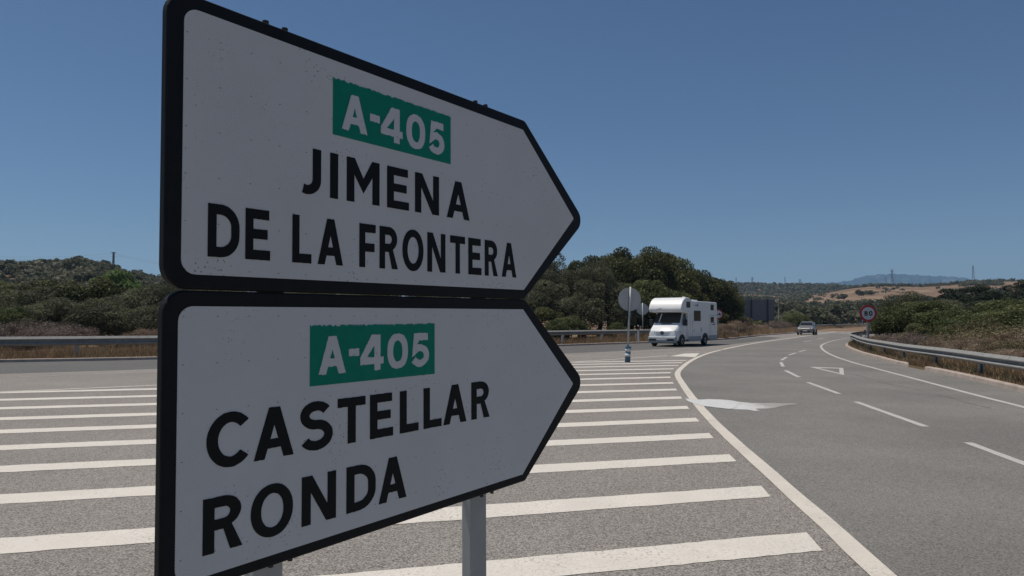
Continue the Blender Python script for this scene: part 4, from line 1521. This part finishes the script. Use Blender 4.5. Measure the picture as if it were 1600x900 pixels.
for dz, dx, nm_ in ((0, 0, 'upper'), (-1.2, 2.5, 'lower')):
    wire(Vector((xd(-250, 300), 300, hd(375 - dz * 4, 300))), top + Vector((dx, 0, -.6 + dz)), 4, .03, nm_ + ' thin power cable in the sky left of the slim hill pylon')
    wire(top + Vector((dx, 0, -.6 + dz)), Vector((xd(420, 330), 330, hd(412 - dz * 4, 330))), 3, .03, nm_ + ' thin power cable in the sky right of the slim hill pylon')

def house(px, py, D, w_, d_, h_, label):
    x = xd(px, D)
    t = empty('farmhouse', (x, D, hd(py, D) - h_ - .3), .2)
    tag(t, label, 'house')
    bm = bmesh.new()
    box(bm, (0, 0, h_ / 2 - 1), (w_, d_, h_ + 2))
    obj('wall', bm, simple('whitewash', (.72, .70, .66), .9), t)
    bm = bmesh.new()
    prism(bm, [(-w_ / 2 - .2, h_ + .01), (w_ / 2 + .2, h_ + .01), (0, h_ + .9)], -d_ / 2 - .2, d_ / 2 + .2)
    obj('roof', bm, simple('terracotta', (.30, .15, .10), .9), t)
    bm = bmesh.new()
    for sx in (-.28, .1):
        box(bm, (sx * w_, -d_ / 2 - .01, h_ * .55), (.7, .06, .8))
    obj('window', bm, M_INK, t)
house(1329, 460.5, 560, 4.6, 4, 2.0, 'tiny white farmhouse at the foot of the brown field left of the mountain')
house(1440, 454.5, 600, 4.0, 4, 2.4, 'tiny pale farmhouse below the brown field right of the 80 sign')

# ------------------------------------------------------------------ motorhome
def car_paint(name, col, rough=.35, metal=0.0):
    k = NB(name)
    n = k.noise(3, 4, .6)
    d = k.noise(25, 3, .6)
    c = k.mix(k.ramp(n, [(.35, (0, 0, 0)), (.7, (1, 1, 1))]), g(.93, col), col)
    k.base(c).set(rough, metal)
    k.b.inputs['Coat Weight'].default_value = .3
    return k.m
M_CWHITE = car_paint('white_coachwork', (.83, .83, .82), .4)
M_CABW = car_paint('white_cab_paint', (.84, .845, .85), .3)
M_GREYPL = simple('grey_blue_bumper', (.30, .34, .37), .55)
M_SEAM = simple('dark_seam', (.10, .11, .12), .7)
M_NOSE = simple('light_grey_grille', (.58, .59, .59), .5)
M_GLASS = simple('dark_glass', (.018, .02, .022), .08, 0, .1, 4)
M_WINDOW = simple('tinted_caravan_window', (.075, .06, .048), .15, 0, .25, 3)
M_TYRE = simple('tyre_rubber', (.018, .018, .018), .85)
M_RIM = simple('steel_rim', (.34, .35, .36), .4, .6)
M_LAMP = simple('headlamp_glass', (.52, .55, .56), .12, .2)
M_AMBER = simple('amber_lens', (.6, .14, .02), .3)
M_TRIM = simple('black_trim', (.02, .02, .022), .6)

def wheel(parent, x, y, r_, wd, side):
    t_bm = bmesh.new()
    prof = [(r_ * .62, -wd / 2), (r_ * .9, -wd / 2), (r_, -wd * .36), (r_, wd * .36), (r_ * .9, wd / 2), (r_ * .62, wd / 2)]
    rings = [[(a * math.cos(th), b, a * math.sin(th)) for a, b in prof] for th in [6.28318 * k_ / 24 for k_ in range(25)]]
    loft(t_bm, rings, True, False)
    wh = obj('wheel', t_bm, M_TYRE, parent, smooth=False)
    wh.location = (x, y, r_)
    bm = bmesh.new()
    tube(bm, (0, side * wd * .15, 0), (0, side * wd * .42, 0), r_ * .62, r_ * .60, 20)
    obj('rim', bm, M_RIM, wh, bevel=.01)
    bm = bmesh.new()
    tube(bm, (0, side * wd * .42, 0), (0, side * wd * .5, 0), r_ * .24, r_ * .18, 12)
    for i in range(6):
        a = i * 1.047
        tube(bm, (math.cos(a) * r_ * .42, side * wd * .40, math.sin(a) * r_ * .42), (math.cos(a) * r_ * .42, side * wd * .435, math.sin(a) * r_ * .42), r_ * .075, n=8)
    obj('hub', bm, M_TRIM, wh)
    return wh

front = Vector((10.0, 45.35, 0))
hdg = math.atan2(-.80, -.60)
mh = empty('motorhome', (front.x, front.y, .006), hdg)
tag(mh, 'white motorhome with a bulging sleeping berth over its cab driving towards the left', 'motorhome')
W = 1.12
# living box with the over-cab berth: one extruded side profile
prof = [(-5.75, .42), (-5.75, 2.84), (-5.66, 2.92), (-1.55, 2.93), (-1.38, 2.95), (-1.15, 3.04), (-.90, 3.11), (-.66, 3.14), (-.44, 3.13), (-.21, 3.07), (.0, 2.96), (.17, 2.81), (.30, 2.63), (.385, 2.45), (.405, 2.34), (.38, 2.25), (.30, 2.20),
        (-.30, 2.16), (-.72, 2.16), (-.72, .42)]
bm = bmesh.new()
prism(bm, prof, -W, W)
obj('coach_body', bm, M_CWHITE, mh, smooth=40, bevel=.05, seg=3)
# cab: rings along the length, front to back
def cabring(x, zl, zs, zt, wl, wt):
    pts = []
    for s in (1, -1):
        q = [(x, s * wl * .93, zl), (x, s * wl, zl + .12), (x, s * wl, zs), (x, s * wt, zt - .05), (x, s * wt * .93, zt)]
        pts += q if s == 1 else q[::-1]
    return pts
bm = bmesh.new()
loft(bm, [cabring(.82, .40, .58, .72, .78, .74), cabring(.79, .36, .68, .98, .90, .82), cabring(.66, .34, .85, 1.12, .94, .86), cabring(.36, .34, 1.05, 1.32, .965, .88),
          cabring(.12, .34, 1.20, 1.44, .98, .90), cabring(-.02, .34, 1.28, 1.56, .985, .90), cabring(-.50, .34, 1.36, 2.20, .99, .88), cabring(-.80, .34, 1.36, 2.20, .99, .88)])
obj('cab', bm, M_CABW, mh, smooth=35, bevel=.03, seg=3)
def quad(name, pts, mat, parent, t):
    bm = bmesh.new()
    plate(bm, pts, t)
    return obj(name, bm, mat, parent)
# windscreen proud of the sloping cab front
n_ws = Vector((.80, 0, .60)).normalized()
quad('windscreen', [Vector(p) + n_ws * .012 for p in ((.06, -.86, 1.50), (.06, .86, 1.50), (-.40, .82, 2.13), (-.40, -.82, 2.13))], M_GLASS, mh, n_ws * .006)
quad('sun_strip', [Vector(p) + n_ws * .02 for p in ((.03, -.60, 1.54), (.03, -.53, 1.54), (-.37, -.50, 2.09), (-.37, -.57, 2.09))], M_CWHITE, mh, n_ws * .004)
for s in (1, -1):
    wn = quad('cab_window', [(-.12, s * .962, 1.42), (-.70, s * .978, 1.42), (-.70, s * .908, 2.08), (-.42, s * .908, 2.08)], M_GLASS, mh, (0, s * .03, .006))
    quad('door_gap', [(-.12, s * .994, .52), (-.105, s * .994, .52), (-.105, s * .994, 1.36), (-.12, s * .994, 1.36)], M_TRIM, mh, (0, s * .003, 0))
    bm = bmesh.new()
    box(bm, (-.10, s * 1.17, 1.52), (.16, .24, .40))
    box(bm, (-.10, s * 1.05, 1.42), (.05, .16, .05))
    obj('mirror', bm, M_TRIM, mh, bevel=.03)
    bm = bmesh.new()
    plate(bm, [(.803, s * .46, .74), (.775, s * .80, .74), (.705, s * .90, .98), (.745, s * .86, 1.02), (.775, s * .48, .96)], (.02, 0, .004))
    obj('headlight', bm, M_LAMP, mh)
    bm = bmesh.new()
    box(bm, (.28, s * 1.0, .92), (.12, .02, .06))
    obj('indicator', bm, M_AMBER, mh)
bm = bmesh.new()
prism(bm, [(.70, .20), (.90, .24), (.94, .42), (.91, .62), (.80, .66), (.64, .62), (.64, .22)], -.93, .93)
obj('bumper', bm, M_GREYPL, mh, bevel=.05, seg=3)
bm = bmesh.new()
box(bm, (.803, 0, .83), (.03, .86, .26))
gr = obj('grille', bm, M_NOSE, mh, bevel=.02)
for z in (.76, .83, .90):
    bm = bmesh.new()
    box(bm, (.823, 0, z), (.012, .82, .018))
    obj('slat', bm, M_CABW, gr)
bm = bmesh.new()
tube(bm, (.826, 0, .87), (.841, 0, .87), .12, n=20)
em = obj('emblem', bm, M_TRIM, mh)
bm = bmesh.new()
for a in (90, 210, 330):
    a = math.radians(a)
    tube(bm, (.844, 0, .87), (.844, math.cos(a) * .1, .87 + math.sin(a) * .1), .018, .004, 6)
obj('star', bm, M_RIM, em)
bm = bmesh.new()
box(bm, (.947, 0, .47), (.012, .52, .115))
obj('number_plate', bm, M_WHITEFILM, mh)
for sy in (-.62, .62):
    bm = bmesh.new()
    box(bm, (.925, sy, .44), (.05, .50, .14))
    obj('fog_lamp_recess', bm, M_TRIM, mh, bevel=.02)
bm = bmesh.new()
box(bm, (.16, 0, 1.463), (.06, .7, .02), Matrix.Rotation(math.radians(25), 3, 'Y'))
obj('air_intake', bm, M_TRIM, mh)
for s in (1, -1):
    # skirts along the living box
    bm = bmesh.new()
    box(bm, (-1.75, s * (W + .004), .46), (2.04, .03, .34))
    obj('skirt', bm, M_GREYPL, mh, bevel=.01)
    bm = bmesh.new()
    box(bm, (-4.94, s * (W + .004), .50), (1.58, .03, .30))
    obj('skirt', bm, M_GREYPL, mh, bevel=.01)
    # wheel arches: dark recess boxes round the rear wheels
    bm = bmesh.new()
    prism(bm, [(-4.06, .30), (-3.98, .62), (-3.78, .78), (-3.5, .83), (-3.22, .78), (-3.02, .62), (-2.94, .30)], s * (W - .30), s * (W + .006))
    obj('wheel_arch', bm, M_TRIM, mh)
    def win(nm, x0, x1, z0, z1, m=M_WINDOW):
        fr = bmesh.new()
        box(fr, ((x0 + x1) / 2, s * (W + .006), (z0 + z1) / 2), (x1 - x0, .028, z1 - z0))
        f_ = obj(nm, fr, M_TRIM, mh, bevel=.012)
        pn = bmesh.new()
        box(pn, ((x0 + x1) / 2, s * (W + .019), (z0 + z1) / 2), (x1 - x0 - .09, .012, z1 - z0 - .09))
        obj('pane', pn, m, f_)
    win('side_window', -1.02, -.42, 2.48, 2.86)
    win('side_window', -2.75, -1.62, 1.62, 2.30)
    win('side_window', -5.10, -4.55, 2.36, 2.74)
    win('side_window', -5.10, -4.55, 1.50, 1.90)
    # outlines of the side door and the rear locker
    for pts in ([(-1.36, .66), (-1.34, .66), (-1.34, 2.14), (-1.36, 2.14)], [(-.98, .66), (-.96, .66), (-.96, 2.14), (-.98, 2.14)],
                [(-4.4, .70), (-4.38, .70), (-4.38, 2.0), (-4.4, 2.0)], [(-5.73, 2.0), (-4.38, 2.0), (-4.38, 2.02), (-5.73, 2.02)]):
        quad('panel_gap', [(x, s * (W + .001), z) for x, z in pts], M_SEAM, mh, (0, s * .004, 0))
    for nm, x, z, w_, h_ in (('locker_hatch', -2.85, 1.05, .14, .30), ('vent_cover', -2.85, 1.42, .2, .2), ('door_lock', -1.62, 1.0, .08, .14), ('vent_cover', -3.6, 1.16, .28, .42)):
        bm = bmesh.new()
        box(bm, (x, s * (W + .004), z), (w_, .018, h_))
        obj(nm, bm, M_GREYPL if nm != 'vent_cover' else M_CWHITE, mh, bevel=.005)
    # swoosh decals
    for x, z in ((-2.05, 2.62), (-5.0, 1.36)):
        bm = bmesh.new()
        plate(bm, [(x - .5, s * (W + .001), z - .03), (x, s * (W + .001), z - .02), (x + .25, s * (W + .001), z + .02), (x + .6, s * (W + .001), z + .01), (x + .2, s * (W + .001), z + .055), (x - .1, s * (W + .001), z + .07), (x - .38, s * (W + .001), z + .19), (x - .42, s * (W + .001), z + .19), (x - .24, s * (W + .001), z + .03)], (0, s * .003, 0))
        obj('swoosh_stripe', bm, simple('blue_grey_decal', (.16, .18, .23), .5), mh)
    wheel(mh, 0, s * .915, .34, .22, s)
    wheel(mh, -3.5, s * 1.03, .34, .24, s)
    bm = bmesh.new()
    prism(bm, [(-.46, .30), (-.40, .58), (-.22, .74), (0, .79), (.22, .74), (.40, .58), (.46, .30)], s * .72, s * 1.0)
    obj('wheel_arch', bm, M_TRIM, mh)
# small swoosh on the berth front
bm = bmesh.new()
plate(bm, [(.402, -.62, 2.36), (.404, -.45, 2.38), (.385, -.22, 2.48), (.396, -.42, 2.42)], (.012, 0, 0))
obj('swoosh_stripe', bm, M_GREYPL, mh)
bm = bmesh.new()
box(bm, (-2.1, 0, 3.03), (.5, .5, .12))
box(bm, (-3.4, .2, 3.0), (.7, .6, .10))
obj('roof_hatch', bm, M_CWHITE, mh, bevel=.02)
bm = bmesh.new()
tube(bm, (-1.45, .5, 2.98), (-1.45, .5, 3.22), .09, n=12)
obj('roof_vent', bm, M_CWHITE, mh, bevel=.02)
bm = bmesh.new()
box(bm, (-2.7, 0, .36), (5.6, 1.5, .14))
obj('chassis', bm, M_TRIM, mh)

# ------------------------------------------------------------------ silver car
M_SILVER = car_paint('silver_paint', (.27, .26, .25), .35, .4)
Dc = 82.5
car = empty('silver_car', (xd(1260.3, Dc), Dc, .006), math.radians(-90 - 6 - 27 + 4))
tag(car, 'silver hatchback driving towards the camera on the far bend', 'car')
def ring(x, zl, zt, wl, wt):
    pts = []
    for s in (1, -1):
        q = [(x, s * wl * .9, zl), (x, s * wl, zl + .14), (x, s * wl, zt - .22), (x, s * (wl * .5 + wt * .5), zt - .06), (x, s * wt * .8, zt)]
        pts += q if s == 1 else q[::-1]
    return pts
bm = bmesh.new()
loft(bm, [ring(2.02, .36, .66, .56, .5), ring(1.94, .24, .76, .72, .68), ring(1.7, .2, .86, .82, .78), ring(1.2, .2, .96, .86, .80), ring(.75, .2, 1.02, .87, .80),
          ring(-.2, .2, 1.02, .88, .80), ring(-1.4, .2, 1.04, .88, .80), ring(-1.9, .22, 1.02, .85, .78), ring(-2.05, .34, .9, .75, .7)])
obj('body', bm, M_SILVER, car, smooth=False, bevel=.04, seg=3)
bm = bmesh.new()
def gring(x, zl, zt, wl, wt):
    return [(x, wl, zl), (x, wt, zt - .05), (x, wt * .88, zt), (x, -wt * .88, zt), (x, -wt, zt - .05), (x, -wl, zl)]
loft(bm, [gring(.98, .96, 1.02, .78, .76), gring(.25, .98, 1.46, .80, .62), gring(-.3, 1.0, 1.54, .80, .62), gring(-1.2, 1.0, 1.52, .80, .60), gring(-1.75, 1.0, 1.40, .78, .58), gring(-1.98, .96, 1.04, .72, .66)])
obj('cabin', bm, M_SILVER, car, bevel=.03)
nf_ = Vector((.5, 0, .8)).normalized()
quad('windscreen', [Vector(p) + nf_ * .05 for p in ((.86, -.68, 1.03), (.86, .68, 1.03), (.30, .55, 1.40), (.30, -.55, 1.40))], M_GLASS, car, nf_ * .01)
for s in (1, -1):
    quad('side_window', [(.55, s * .80, 1.06), (-.35, s * .81, 1.06), (-.35, s * .655, 1.42), (.18, s * .67, 1.38)], M_GLASS, car, (0, s * .012, .004))
    quad('side_window', [(-.45, s * .81, 1.06), (-1.4, s * .80, 1.08), (-1.25, s * .655, 1.40), (-.45, s * .655, 1.42)], M_GLASS, car, (0, s * .012, .004))
    bm = bmesh.new()
    plate(bm, [(1.99, s * .40, .66), (1.93, s * .70, .70), (1.72, s * .80, .82), (1.74, s * .70, .87), (1.92, s * .44, .78)], (.03, s * .02, .01))
    obj('headlight', bm, M_LAMP, car)
    bm = bmesh.new()
    box(bm, (.6, s * .97, 1.06), (.12, .2, .13))
    obj('mirror', bm, M_TRIM, car, bevel=.03)
    wheel(car, 1.28, s * .83, .31, .2, s)
    wheel(car, -1.28, s * .83, .31, .2, s)
    bm = bmesh.new()
    for cx in (1.28, -1.28):
        prism(bm, [(cx - .38, .2), (cx - .33, .5), (cx, .68), (cx + .33, .5), (cx + .38, .2)], s * .70, s * .892)
    obj('wheel_arch', bm, M_TRIM, car)
for nm, x, z, w_, h_, m in (('grille', 2.03, .63, .92, .10, M_TRIM), ('lower_grille', 2.00, .40, 1.1, .13, M_TRIM), ('number_plate', 2.05, .48, .5, .1, M_WHITEFILM), ('bumper_lip', 1.98, .28, 1.3, .07, M_RIM)):
    bm = bmesh.new()
    box(bm, (x, 0, z), (.06, w_, h_))
    obj(nm, bm, m, car, bevel=.012)

# ------------------------------------------------------------------ haze
bm = bmesh.new()
box(bm, (1500, 3500, 224), (11000, 7600, 452))
k = NB('haze_air')
vol = k.n('ShaderNodeVolumePrincipled')
vol.inputs['Color'].default_value = (.34, .62, 1.0, 1)
vol.inputs['Density'].default_value = 1.2e-4
vol.inputs['Anisotropy'].default_value = 0.2
k.l(vol.outputs[0], k.out.inputs['Volume'])
for l_ in list(k.out.inputs['Surface'].links): k.t.links.remove(l_)
k.t.nodes.remove(k.b)
hz = obj('haze', bm, k.m)
hz['kind'] = 'stuff'
